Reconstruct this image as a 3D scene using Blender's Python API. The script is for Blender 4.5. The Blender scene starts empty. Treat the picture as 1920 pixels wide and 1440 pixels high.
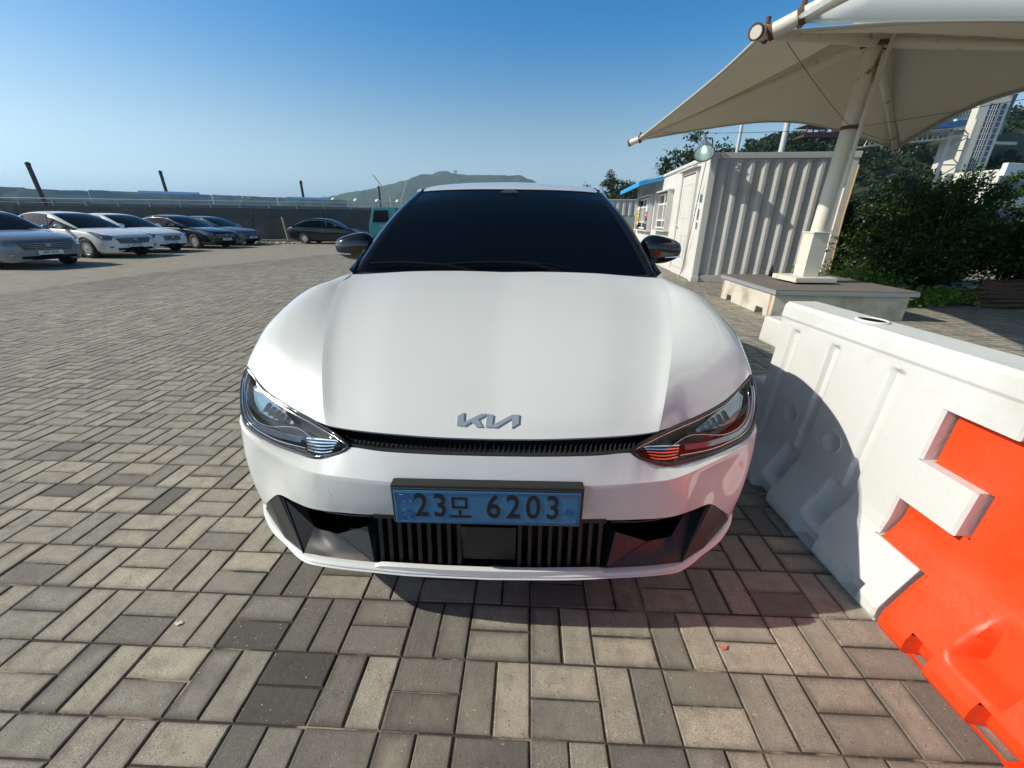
import bpy, bmesh, math, random
import numpy as np
from mathutils import Vector, Matrix, noise
R = math.radians
scene = bpy.context.scene
COL = scene.collection
random.seed(7)

# ------------------------------------------------------------------ camera
FPX, PITCH, ROLL, CAMH = 769.1, R(21.83), R(0.5), 1.28
_D0 = Vector((0, -math.sin(PITCH), -math.cos(PITCH)))
_X = Vector((1, 0, 0))
_FW = Vector((0, math.cos(PITCH), -math.sin(PITCH)))
_RT = math.cos(ROLL) * _X - math.sin(ROLL) * _D0
_DN = math.sin(ROLL) * _X + math.cos(ROLL) * _D0
cd = bpy.data.cameras.new("camera")
cam = bpy.data.objects.new("camera", cd)
COL.objects.link(cam)
m = Matrix.Identity(4)
for i in range(3):
    m[i][0] = _RT[i]; m[i][1] = -_DN[i]; m[i][2] = -_FW[i]
m[2][3] = CAMH
cam.matrix_world = m
cd.sensor_width = 36
cd.lens = 36 * FPX / 1920
cd.clip_start = 0.05
cd.clip_end = 12000
scene.camera = cam

# ------------------------------------------------------------------ light
SUN_DIR = Vector((-1.0, -0.09, 0.70)).normalized()      # towards the sun
SUN_EL = math.asin(SUN_DIR.z)
SUN_ROT = math.atan2(SUN_DIR.x, SUN_DIR.y)
world = bpy.data.worlds.new("World")
scene.world = world
world.use_nodes = True
nt = world.node_tree
sky = nt.nodes.new("ShaderNodeTexSky")
sky.sky_type = 'NISHITA'
sky.sun_disc = False
sky.sun_elevation = SUN_EL
sky.sun_rotation = SUN_ROT
sky.altitude = 0
sky.air_density = 1.0
sky.dust_density = 1.3
sky.ozone_density = 3.5
bg = nt.nodes["Background"]
bg.inputs[1].default_value = 0.15
# the low air over the harbour is paler and less yellow than the model sky
_g = nt.nodes.new('ShaderNodeNewGeometry'); _s = nt.nodes.new('ShaderNodeSeparateXYZ'); nt.links.new(_g.outputs['Incoming'], _s.inputs[0])
_a = nt.nodes.new('ShaderNodeMath'); _a.operation = 'ABSOLUTE'; nt.links.new(_s.outputs[2], _a.inputs[0])
_m = nt.nodes.new('ShaderNodeMapRange'); _m.interpolation_type = 'SMOOTHSTEP'; _m.inputs[1].default_value = 0.0; _m.inputs[2].default_value = 0.36; _m.inputs[3].default_value = 1.0; _m.inputs[4].default_value = 0.0
nt.links.new(_a.outputs[0], _m.inputs[0])
_bw = nt.nodes.new('ShaderNodeRGBToBW'); nt.links.new(sky.outputs[0], _bw.inputs[0])
_t = nt.nodes.new('ShaderNodeMix'); _t.data_type = 'RGBA'; _t.blend_type = 'MULTIPLY'; _t.inputs[0].default_value = 1
nt.links.new(_bw.outputs[0], _t.inputs[6]); _t.inputs[7].default_value = (0.98, 1.20, 1.34, 1)
_x = nt.nodes.new('ShaderNodeMix'); _x.data_type = 'RGBA'
nt.links.new(_m.outputs[0], _x.inputs[0]); nt.links.new(sky.outputs[0], _x.inputs[6]); nt.links.new(_t.outputs[2], _x.inputs[7])
_hs = nt.nodes.new('ShaderNodeHueSaturation'); _hs.inputs['Saturation'].default_value = 1.42; _hs.inputs['Hue'].default_value = 0.496
nt.links.new(_x.outputs[2], _hs.inputs['Color']); # sky dimmed towards the zenith, above the frame, to darken the ground shadows
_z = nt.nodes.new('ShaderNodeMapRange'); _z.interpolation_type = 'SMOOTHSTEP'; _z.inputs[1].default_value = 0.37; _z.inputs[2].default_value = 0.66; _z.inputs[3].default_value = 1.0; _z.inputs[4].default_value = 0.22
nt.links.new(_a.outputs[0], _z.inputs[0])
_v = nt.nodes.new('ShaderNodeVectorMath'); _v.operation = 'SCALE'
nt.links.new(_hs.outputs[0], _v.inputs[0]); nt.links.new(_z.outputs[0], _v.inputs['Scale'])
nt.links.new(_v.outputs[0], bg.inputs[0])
sd = bpy.data.lights.new("sun", 'SUN')
sd.energy = 5.0
sd.angle = R(0.5)
sd.color = (1.0, 0.925, 0.80)
sun = bpy.data.objects.new("sun", sd)
COL.objects.link(sun)
sun.rotation_euler = SUN_DIR.to_track_quat('Z', 'Y').to_euler()
scene.view_settings.view_transform = 'Standard'
scene.view_settings.look = 'None'
scene.view_settings.exposure = 0.05
scene.view_settings.gamma = 1
scene.cycles.max_bounces = 8
scene.cycles.transparent_max_bounces = 12

# ------------------------------------------------------------------ helpers
def tag(o, label=None, cat=None, group=None, kind=None):
    if label: o['label'] = label
    if cat: o['category'] = cat
    if group: o['group'] = group
    if kind: o['kind'] = kind
    return o

def empty(name, loc=(0, 0, 0), rz=0.0, label=None, cat=None, group=None, parent=None):
    o = bpy.data.objects.new(name, None)
    o.empty_display_size = 0.2
    COL.objects.link(o)
    o.location = loc
    o.rotation_euler = (0, 0, rz)
    if parent: o.parent = parent
    return tag(o, label, cat, group)

class MB:
    """collects geometry for one mesh"""
    def __init__(s):
        s.v = []; s.f = []; s.m = []; s.sm = []
    def add(s, vs, fs, mi=0, smooth=False):
        b = len(s.v)
        s.v += [tuple(p) for p in vs]
        for f in fs:
            s.f.append([i + b for i in f]); s.m.append(mi); s.sm.append(smooth)
        return s
    def box(s, c, d, rz=0, mi=0, M=None):
        x, y, z = d[0] / 2, d[1] / 2, d[2] / 2
        P = [Vector((a, b, e)) for a in (-x, x) for b in (-y, y) for e in (-z, z)]
        ca, sa = math.cos(rz), math.sin(rz)
        out = []
        for p in P:
            if M is not None: q = M @ p
            else: q = Vector((p.x * ca - p.y * sa, p.x * sa + p.y * ca, p.z))
            out.append(q + Vector(c))
        s.add(out, [(0, 1, 3, 2), (4, 6, 7, 5), (0, 4, 5, 1), (2, 3, 7, 6), (0, 2, 6, 4), (1, 5, 7, 3)], mi)
        return s
    def quad(s, a, b, c, d, mi=0):
        return s.add([a, b, c, d], [(0, 1, 2, 3)], mi)
    def tube(s, pts, r, n=10, mi=0, cap=True, smooth=True, r2=None):
        pts = [Vector(p) for p in pts]
        N = len(pts)
        rings = []
        for i, p in enumerate(pts):
            t = (pts[min(i + 1, N - 1)] - pts[max(i - 1, 0)]).normalized()
            up = Vector((0, 0, 1)) if abs(t.z) < 0.95 else Vector((1, 0, 0))
            a = t.cross(up).normalized(); b = a.cross(t).normalized()
            rr = r if r2 is None else r + (r2 - r) * i / max(1, N - 1)
            if isinstance(r, (list, tuple)): rr = r[i]
            rings.append([p + a * math.cos(2 * math.pi * k / n) * rr + b * math.sin(2 * math.pi * k / n) * rr for k in range(n)])
        vs = [q for rg in rings for q in rg]
        fs = []
        for i in range(N - 1):
            for k in range(n):
                k2 = (k + 1) % n
                fs.append((i * n + k, i * n + k2, (i + 1) * n + k2, (i + 1) * n + k))
        s.add(vs, fs, mi, smooth)
        if cap:
            s.add(rings[0], [tuple(range(n))], mi); s.add(rings[-1], [tuple(reversed(range(n)))], mi)
        return s
    def lathe(s, prof, c=(0, 0, 0), n=24, mi=0, M=None, smooth=True):
        """prof: (radius, height) list around local z"""
        vs = []
        for (r, h) in prof:
            for k in range(n):
                a = 2 * math.pi * k / n
                p = Vector((r * math.cos(a), r * math.sin(a), h))
                if M is not None: p = M @ p
                vs.append(p + Vector(c))
        fs = []
        for i in range(len(prof) - 1):
            for k in range(n):
                k2 = (k + 1) % n
                fs.append((i * n + k, i * n + k2, (i + 1) * n + k2, (i + 1) * n + k))
        s.add(vs, fs, mi, smooth)
        return s
    def prism(s, poly, d, mi=0, base=None):
        """poly: list of Vector; extruded by vector d, closed"""
        n = len(poly)
        a = [Vector(p) for p in poly]; b = [p + Vector(d) for p in a]
        s.add(a + b, [tuple(reversed(range(n))), tuple(range(n, 2 * n))] +
              [(i, (i + 1) % n, n + (i + 1) % n, n + i) for i in range(n)], mi)
        return s
    def grid(s, G, mi=0, smooth=True, flip=False):
        n, mcol = len(G), len(G[0])
        vs = [p for row in G for p in row]
        fs = []
        for i in range(n - 1):
            for j in range(mcol - 1):
                f = (i * mcol + j, i * mcol + j + 1, (i + 1) * mcol + j + 1, (i + 1) * mcol + j)
                fs.append(tuple(reversed(f)) if flip else f)
        s.add(vs, fs, mi, smooth)
        return s
    def build(s, name, mats, parent=None, bevel=0, seg=2, angle=35, loc=None, rz=None, merge=False, autosmooth=None):
        me = bpy.data.meshes.new(name)
        me.from_pydata(s.v, [], s.f)
        if not isinstance(mats, (list, tuple)): mats = [mats]
        for mm in mats: me.materials.append(mm)
        me.polygons.foreach_set('material_index', s.m)
        me.polygons.foreach_set('use_smooth', s.sm)
        me.update()
        if merge or bevel:
            bm = bmesh.new(); bm.from_mesh(me)
            bmesh.ops.remove_doubles(bm, verts=bm.verts, dist=1e-5)
            bmesh.ops.recalc_face_normals(bm, faces=bm.faces)
            bm.to_mesh(me); bm.free()
        o = bpy.data.objects.new(name, me)
        COL.objects.link(o)
        if parent: o.parent = parent
        if loc is not None: o.location = loc
        if rz is not None: o.rotation_euler = (0, 0, rz)
        if bevel:
            b = o.modifiers.new('bevel', 'BEVEL'); b.width = bevel; b.segments = seg; b.limit_method = 'ANGLE'; b.angle_limit = R(angle)
            b.harden_normals = False
            for p in me.polygons: p.use_smooth = True
            w = o.modifiers.new('wn', 'WEIGHTED_NORMAL'); w.keep_sharp = True
        elif autosmooth:
            me.set_sharp_from_angle(angle=R(autosmooth))
        return o

def cr(P, n, closed=False):
    """Catmull-Rom through points P, n samples per span"""
    P = [Vector(p) for p in P]
    out = []
    N = len(P)
    for i in range(N - 1):
        p0 = P[i - 1] if i > 0 else P[0] * 2 - P[1]
        p1, p2 = P[i], P[i + 1]
        p3 = P[i + 2] if i + 2 < N else P[-1] * 2 - P[-2]
        for k in range(n):
            t = k / n
            out.append(0.5 * ((2 * p1) + (p2 - p0) * t + (2 * p0 - 5 * p1 + 4 * p2 - p3) * t * t + (3 * p1 - p0 - 3 * p2 + p3) * t ** 3))
    out.append(P[-1])
    return out

def surf(rows, nr, nc):
    """dense grid through a net of control rows"""
    dense = [cr(r, nc) for r in rows]
    cols = [cr([dense[i][j] for i in range(len(rows))], nr) for j in range(len(dense[0]))]
    return [[cols[j][i] for j in range(len(cols))] for i in range(len(cols[0]))]

def mir(G):
    return [[Vector((-p.x, p.y, p.z)) for p in row] for row in G]

def lerp(a, b, t): return a + (b - a) * t

# ------------------------------------------------------------------ materials
def new_mat(name):
    m = bpy.data.materials.new(name); m.use_nodes = True
    return m, m.node_tree, m.node_tree.nodes["Principled BSDF"]

def principled(name, col, rough=0.5, metal=0.0, coat=0.0, coat_rough=0.03, spec=0.5, var=0.0, vscale=8.0, bump=0.0, bscale=60.0,
               sss=0.0, trans=0.0, emis=None, estr=0.0, alpha=1.0, dirt=None, dscale=1.5, dlo=0.5, dhi=0.75, rvar=0.0, ior=1.5):
    m, t, b = new_mat(name)
    N = t.nodes; Lk = t.links
    b.inputs['Base Color'].default_value = (*col, 1)
    b.inputs['Roughness'].default_value = rough
    b.inputs['Metallic'].default_value = metal
    b.inputs['Coat Weight'].default_value = coat
    b.inputs['Coat Roughness'].default_value = coat_rough
    b.inputs['Specular IOR Level'].default_value = spec
    b.inputs['IOR'].default_value = ior
    if trans: b.inputs['Transmission Weight'].default_value = trans
    if emis:
        b.inputs['Emission Color'].default_value = (*emis, 1); b.inputs['Emission Strength'].default_value = estr
    geo = N.new('ShaderNodeTexCoord')
    colsock = None
    if var:
        no = N.new('ShaderNodeTexNoise'); no.inputs['Scale'].default_value = vscale; no.inputs['Detail'].default_value = 6
        Lk.new(geo.outputs['Object'], no.inputs['Vector'])
        mx = N.new('ShaderNodeMix'); mx.data_type = 'RGBA'
        mx.inputs[6].default_value = (*[max(0, c * (1 - var)) for c in col], 1)
        mx.inputs[7].default_value = (*[min(1, c * (1 + var)) for c in col], 1)
        Lk.new(no.outputs[0], mx.inputs[0])
        colsock = mx.outputs[2]
        if rvar:
            mr = N.new('ShaderNodeMapRange'); mr.inputs[3].default_value = max(0.02, rough - rvar); mr.inputs[4].default_value = rough + rvar
            Lk.new(no.outputs[0], mr.inputs[0]); Lk.new(mr.outputs[0], b.inputs['Roughness'])
    if dirt:
        n2 = N.new('ShaderNodeTexNoise'); n2.inputs['Scale'].default_value = dscale; n2.inputs['Detail'].default_value = 8; n2.inputs['Roughness'].default_value = 0.65
        Lk.new(geo.outputs['Object'], n2.inputs['Vector'])
        mr = N.new('ShaderNodeMapRange'); mr.inputs[1].default_value = dlo; mr.inputs[2].default_value = dhi
        Lk.new(n2.outputs[0], mr.inputs[0])
        m2 = N.new('ShaderNodeMix'); m2.data_type = 'RGBA'
        if colsock: Lk.new(colsock, m2.inputs[6])
        else: m2.inputs[6].default_value = (*col, 1)
        m2.inputs[7].default_value = (*dirt, 1)
        Lk.new(mr.outputs[0], m2.inputs[0])
        colsock = m2.outputs[2]
    if colsock: Lk.new(colsock, b.inputs['Base Color'])
    if bump:
        n3 = N.new('ShaderNodeTexNoise'); n3.inputs['Scale'].default_value = bscale; n3.inputs['Detail'].default_value = 5
        Lk.new(geo.outputs['Object'], n3.inputs['Vector'])
        bp = N.new('ShaderNodeBump'); bp.inputs['Strength'].default_value = 1; bp.inputs['Distance'].default_value = bump
        Lk.new(n3.outputs[0], bp.inputs['Height']); Lk.new(bp.outputs[0], b.inputs['Normal'])
    return m

def glass_thin(name, tint=(0.9, 0.95, 1.0), gloss=0.12, rough=0.02):
    m, t, b = new_mat(name)
    N = t.nodes; Lk = t.links
    N.remove(b)
    tr = N.new('ShaderNodeBsdfTransparent'); tr.inputs[0].default_value = (*tint, 1)
    gl = N.new('ShaderNodeBsdfGlossy'); gl.inputs['Roughness'].default_value = rough
    lw = N.new('ShaderNodeLayerWeight'); lw.inputs[0].default_value = 0.5
    pw = N.new('ShaderNodeMath'); pw.operation = 'POWER'; pw.inputs[1].default_value = 4.0
    Lk.new(lw.outputs['Facing'], pw.inputs[0])
    ad = N.new('ShaderNodeMath'); ad.operation = 'MULTIPLY_ADD'; ad.inputs[1].default_value = 0.5; ad.inputs[2].default_value = 0.035; ad.use_clamp = True
    Lk.new(pw.outputs[0], ad.inputs[0])
    mx = N.new('ShaderNodeMixShader')
    Lk.new(ad.outputs[0], mx.inputs[0]); Lk.new(tr.outputs[0], mx.inputs[1]); Lk.new(gl.outputs[0], mx.inputs[2])
    Lk.new(mx.outputs[0], N['Material Output'].inputs[0])
    return m

def leaf_mat(name, c1, c2, c3=None, rough=0.45, transl=0.35, spec=0.35):
    """per-leaf colour from a mesh attribute 'tone' (0..1)"""
    m, t, b = new_mat(name)
    N = t.nodes; Lk = t.links
    at = N.new('ShaderNodeAttribute'); at.attribute_name = 'tone'
    rp = N.new('ShaderNodeValToRGB')
    rp.color_ramp.elements[0].color = (*c1, 1); rp.color_ramp.elements[1].color = (*c2, 1)
    if c3:
        e = rp.color_ramp.elements.new(0.93); e.color = (*c2, 1); rp.color_ramp.elements[-1].color = (*c3, 1)
    Lk.new(at.outputs['Fac'], rp.inputs[0])
    Lk.new(rp.outputs[0], b.inputs['Base Color'])
    b.inputs['Roughness'].default_value = rough
    b.inputs['Specular IOR Level'].default_value = spec
    tl = N.new('ShaderNodeBsdfTranslucent')
    hs = N.new('ShaderNodeHueSaturation'); hs.inputs['Hue'].default_value = 0.48; hs.inputs['Value'].default_value = 1.3
    Lk.new(rp.outputs[0], hs.inputs['Color']); Lk.new(hs.outputs[0], tl.inputs[0])
    mx = N.new('ShaderNodeMixShader'); mx.inputs[0].default_value = transl
    Lk.new(b.outputs[0], mx.inputs[1]); Lk.new(tl.outputs[0], mx.inputs[2])
    Lk.new(mx.outputs[0], N['Material Output'].inputs[0])
    return m

M = {}
M['white_paint'] = principled('car_white_paint', (0.655, 0.675, 0.655), rough=0.5, coat=1.0, coat_rough=0.02, metal=0.0, spec=0.2, var=0.015, vscale=900)
M['silver_trim'] = principled('bright_silver', (0.46, 0.52, 0.60), rough=0.3, metal=0.45)
M['chrome'] = principled('chrome', (0.75, 0.78, 0.82), rough=0.08, metal=1.0)
M['black_gloss'] = principled('gloss_black', (0.008, 0.009, 0.011), rough=0.08, coat=0.6)
M['black_plastic'] = principled('black_plastic', (0.018, 0.018, 0.019), rough=0.5, bump=0.0006, bscale=500)
M['void_black'] = principled('duct_black', (0.006, 0.006, 0.007), rough=0.8, spec=0.1)
M['grey_trim'] = principled('satin_grey_trim', (0.045, 0.045, 0.046), rough=0.40, metal=0.4, bump=0.0003, bscale=900)
M['car_glass'] = principled('tinted_glass', (0.002, 0.004, 0.008), rough=0.03, spec=0.2, coat=0.0)
M['lens'] = glass_thin('lamp_lens', (0.93, 0.95, 0.97))
M['rubber'] = principled('tyre_rubber', (0.02, 0.02, 0.02), rough=0.8, bump=0.001, bscale=200)
M['alloy'] = principled('wheel_alloy', (0.68, 0.69, 0.70), rough=0.38, metal=0.6)
M['plate_blue'] = principled('plate_blue', (0.042, 0.18, 0.36), rough=0.35, metal=0.25, var=0.12, vscale=40, coat=0.3, coat_rough=0.15)
M['plate_ink'] = principled('plate_ink', (0.008, 0.009, 0.014), rough=0.4)
M['plate_ink_blue'] = principled('plate_symbol_ink', (0.02, 0.09, 0.36), rough=0.4)
M['concrete'] = principled('weathered_concrete', (0.42, 0.40, 0.35), rough=0.9, var=0.25, vscale=6, bump=0.004, bscale=40, dirt=(0.22, 0.20, 0.16), dscale=2.2, dlo=0.48, dhi=0.7)
M['rust'] = principled('rust', (0.13, 0.06, 0.035), rough=0.9, var=0.5, vscale=30, bump=0.003, bscale=120)
# ------------------------------------------------------------------ ground: basket-weave concrete block paving
S = 0.20256
GA = R(-2.17)
GX, GY = -7.678 * S, 4.569 * S
def lat(i, j):
    x, y = i * S, j * S
    return (GX + math.cos(GA) * x - math.sin(GA) * y, GY + math.sin(GA) * x + math.cos(GA) * y)

def paver_mat(name, far):
    m, t, b = new_mat(name)
    N = t.nodes; Lk = t.links
    def math_(op, a, c=None, d=None):
        n = N.new('ShaderNodeMath'); n.operation = op
        for k, v in enumerate((a, c, d)):
            if v is None: continue
            if isinstance(v, (int, float)): n.inputs[k].default_value = v
            else: Lk.new(v, n.inputs[k])
        return n.outputs[0]
    tc = N.new('ShaderNodeTexCoord')
    P = tc.outputs['Object']
    sep = N.new('ShaderNodeSeparateXYZ')
    Lk.new(P, sep.inputs[0])
    X, Y = sep.outputs[0], sep.outputs[1]
    jm = None
    if True:
        cx = math_('FLOOR', math_('DIVIDE', X, S)); cy = math_('FLOOR', math_('DIVIDE', Y, S))
        fx = math_('FRACT', math_('DIVIDE', X, S)); fy = math_('FRACT', math_('DIVIDE', Y, S))
        par = math_('FLOORED_MODULO', math_('ADD', cx, cy), 2.0)     # 1 -> blocks lie across (split in y)
        # local coords: u along block, w across pair
        def sel(a, c):  # par ? c : a
            return math_('ADD', math_('MULTIPLY', a, math_('SUBTRACT', 1.0, par)), math_('MULTIPLY', c, par))
        u = sel(fy, fx); w = sel(fx, fy)
        half = math_('FLOOR', math_('MULTIPLY', w, 2.0))
        w2 = math_('FRACT', math_('MULTIPLY', w, 2.0))
        du = math_('MULTIPLY', math_('MINIMUM', u, math_('SUBTRACT', 1.0, u)), S)
        dw = math_('MULTIPLY', math_('MINIMUM', w2, math_('SUBTRACT', 1.0, w2)), S / 2)
        de = math_('MINIMUM', du, dw)
        mr = N.new('ShaderNodeMapRange'); mr.inputs[1].default_value = 0.0022; mr.inputs[2].default_value = 0.0045; mr.interpolation_type = 'SMOOTHSTEP'
        Lk.new(de, mr.inputs[0])
        jm = mr.outputs[0]          # 0 in the joint, 1 on the block
        cmb = N.new('ShaderNodeCombineXYZ'); Lk.new(cx, cmb.inputs[0]); Lk.new(cy, cmb.inputs[1]); Lk.new(half, cmb.inputs[2])
        wn = N.new('ShaderNodeTexWhiteNoise'); wn.noise_dimensions = '3D'; Lk.new(cmb.outputs[0], wn.inputs[0])
        tone = math_('MULTIPLY_ADD', wn.outputs[0], 0.42, 0.38)
    if not far:
        at = N.new('ShaderNodeAttribute'); at.attribute_name = 'tone'
        tone = at.outputs['Fac']
    rp = N.new('ShaderNodeValToRGB')
    cr_ = rp.color_ramp
    cr_.elements[0].position = 0.0; cr_.elements[0].color = (0.045, 0.043, 0.040, 1)
    cr_.elements[1].position = 1.0; cr_.elements[1].color = (0.50, 0.455, 0.355, 1)
    for p, c in ((0.12, (0.135, 0.13, 0.115)), (0.3, (0.215, 0.205, 0.172)), (0.5, (0.272, 0.26, 0.218)), (0.75, (0.385, 0.358, 0.285))):
        e = cr_.elements.new(p); e.color = (*c, 1)
    Lk.new(tone, rp.inputs[0])
    col = rp.outputs[0]
    def noise_(scale, detail=6, rough=0.6):
        n = N.new('ShaderNodeTexNoise'); n.inputs['Scale'].default_value = scale; n.inputs['Detail'].default_value = detail; n.inputs['Roughness'].default_value = rough
        Lk.new(P, n.inputs['Vector']); return n.outputs[0]
    def mixc(fac, a, bcol, mode='MIX'):
        n = N.new('ShaderNodeMix'); n.data_type = 'RGBA'; n.blend_type = mode
        if isinstance(fac, (int, float)): n.inputs[0].default_value = fac
        else: Lk.new(fac, n.inputs[0])
        if isinstance(a, tuple): n.inputs[6].default_value = (*a, 1)
        else: Lk.new(a, n.inputs[6])
        if isinstance(bcol, tuple): n.inputs[7].default_value = (*bcol, 1)
        else: Lk.new(bcol, n.inputs[7])
        return n.outputs[2]
    def mrange(src, a, b2, c=0.0, d=1.0):
        n = N.new('ShaderNodeMapRange'); n.inputs[1].default_value = a; n.inputs[2].default_value = b2; n.inputs[3].default_value = c; n.inputs[4].default_value = d
        Lk.new(src, n.inputs[0]); return n.outputs[0]
    # sand grain speckle
    sp = noise_(420, 3, 0.7)
    gr = N.new('ShaderNodeCombineColor')
    g1 = mrange(sp, 0.28, 0.72, 0.36, 1.68)
    for k in range(3): Lk.new(g1, gr.inputs[k])
    col = mixc(1.0, col, gr.outputs[0], 'MULTIPLY')
    # pale quartz chips and dark pits
    vo = N.new('ShaderNodeTexVoronoi'); vo.inputs['Scale'].default_value = 150; Lk.new(P, vo.inputs['Vector'])
    vsep = N.new('ShaderNodeSeparateColor'); Lk.new(vo.outputs['Color'], vsep.inputs[0])
    chip = math_('MULTIPLY', math_('GREATER_THAN', vsep.outputs[0], 0.93), math_('LESS_THAN', vo.outputs['Distance'], 0.22))
    col = mixc(math_('MULTIPLY', chip, 0.55), col, (0.62, 0.6, 0.55))
    pit = math_('MULTIPLY', math_('GREATER_THAN', vsep.outputs[1], 0.90), math_('LESS_THAN', vo.outputs['Distance'], 0.25))
    col = mixc(math_('MULTIPLY', pit, 0.7), col, (0.05, 0.045, 0.04))
    # wide patches: worn greenish-grey, sandy, oily
    bigm = mrange(noise_(0.55, 5, 0.6), 0.35, 0.68)
    col = mixc(math_('MULTIPLY', bigm, 0.32), col, (0.25, 0.242, 0.20))
    sandm = mrange(noise_(1.1, 6, 0.62), 0.6, 0.75)
    col = mixc(math_('MULTIPLY', sandm, 0.35), col, (0.43, 0.37, 0.26))
    stain = mrange(noise_(2.3, 7, 0.65), 0.60, 0.74)
    col = mixc(math_('MULTIPLY', stain, 0.5), col, (0.085, 0.082, 0.075))
    # dirt in block borders / mottling inside blocks
    mot = mrange(noise_(14, 5, 0.6), 0.42, 0.72)
    col = mixc(math_('MULTIPLY', mot, 0.42), col, (0.13, 0.122, 0.10))
    # grime gathered along the block edges
    edg = math_('MULTIPLY', mrange(de, 0.002, 0.016, 1.0, 0.0), mrange(noise_(9, 5, 0.7), 0.35, 0.6))
    col = mixc(math_('MULTIPLY', edg, 0.6), col, (0.085, 0.078, 0.062))
    # worn blocks: pale in the middle, dark towards their rim, stronger on some blocks
    cmb2 = N.new('ShaderNodeCombineXYZ'); Lk.new(cx, cmb2.inputs[0]); Lk.new(cy, cmb2.inputs[1]); Lk.new(math_('ADD', half, 7.3), cmb2.inputs[2])
    wn2 = N.new('ShaderNodeTexWhiteNoise'); wn2.noise_dimensions = '3D'; Lk.new(cmb2.outputs[0], wn2.inputs[0])
    rimf = math_('MULTIPLY', mrange(math_('ADD', de, math_('MULTIPLY', noise_(22, 5, 0.65), 0.03)), 0.016, 0.044, 1.0, 0.0), mrange(wn2.outputs[0], 0.35, 1.0, 0.0, 0.75))
    col = mixc(rimf, col, (0.095, 0.09, 0.078))
    blot = math_('MULTIPLY', mrange(noise_(6.5, 6, 0.7), 0.56, 0.66), mrange(noise_(0.8, 3), 0.42, 0.6))
    col = mixc(math_('MULTIPLY', blot, 0.45), col, (0.10, 0.097, 0.088))
    v3 = N.new('ShaderNodeTexVoronoi'); v3.inputs['Scale'].default_value = 78; Lk.new(P, v3.inputs['Vector'])
    s3 = N.new('ShaderNodeSeparateColor'); Lk.new(v3.outputs['Color'], s3.inputs[0])
    col = mixc(math_('MULTIPLY', math_('MULTIPLY', math_('GREATER_THAN', s3.outputs[0], 0.86), math_('LESS_THAN', v3.outputs['Distance'], 0.17)), 0.75), col, (0.045, 0.04, 0.035))
    col = mixc(math_('MULTIPLY', math_('MULTIPLY', math_('GREATER_THAN', s3.outputs[1], 0.90), math_('LESS_THAN', v3.outputs['Distance'], 0.16)), 0.6), col, (0.66, 0.63, 0.56))
    # older, paler lot surface further left (its edge runs diagonally across the lot)
    edge = noise_(0.5, 3)
    ln = math_('SUBTRACT', math_('ADD', X, math_('MULTIPLY', edge, 0.5)), math_('MULTIPLY', math_('MAXIMUM', math_('SUBTRACT', Y, 10.0), 0.0), 0.33))
    # X (local) < about -6.9 : paler
    cmpn = mrange(ln, -7.5, -7.35, 1.0, 0.0)
    yy = mrange(Y, 2.0, 5.0)
    pale = math_('MULTIPLY', cmpn, 1.0)
    col = mixc(math_('MULTIPLY', pale, 0.40), col, (0.40, 0.365, 0.29))
    dk = math_('MULTIPLY', mrange(ln, -7.4, -7.3), mrange(ln, -6.3, -5.2, 1.0, 0.0))
    dk = math_('MULTIPLY', dk, mrange(noise_(0.9, 6, 0.7), 0.38, 0.62))
    col = mixc(math_('MULTIPLY', dk, 0.45), col, (0.13, 0.128, 0.12))
    rough = mrange(noise_(90, 4), 0.3, 0.7, 0.72, 0.95)
    if far:
        col = mixc(jm, (0.055, 0.05, 0.042), col)
        fade = jm
    Lk.new(col, b.inputs['Base Color'])
    Lk.new(rough, b.inputs['Roughness'])
    b.inputs['Specular IOR Level'].default_value = 0.3
    bp = N.new('ShaderNodeBump'); bp.inputs['Distance'].default_value = 0.0026; bp.inputs['Strength'].default_value = 0.9
    hh = math_('ADD', noise_(330, 4, 0.7), math_('MULTIPLY', noise_(30, 3), 1.4))
    Lk.new(hh, bp.inputs['Height'])
    last = bp
    if far:
        b2 = N.new('ShaderNodeBump'); b2.inputs['Distance'].default_value = 0.005; b2.inputs['Strength'].default_value = 1.0
        Lk.new(jm, b2.inputs['Height']); Lk.new(bp.outputs[0], b2.inputs['Normal']); last = b2
    Lk.new(last.outputs[0], b.inputs['Normal'])
    return m

M['paver_near'] = paver_mat('paving_block', False)
M['paver_far'] = paver_mat('paving_far', True)
M['joint_sand'] = principled('joint_sand', (0.045, 0.04, 0.032), rough=0.95, var=0.5, vscale=60, bump=0.003, bscale=150, dirt=(0.34, 0.29, 0.20), dscale=2.6, dlo=.54, dhi=.62)

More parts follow.
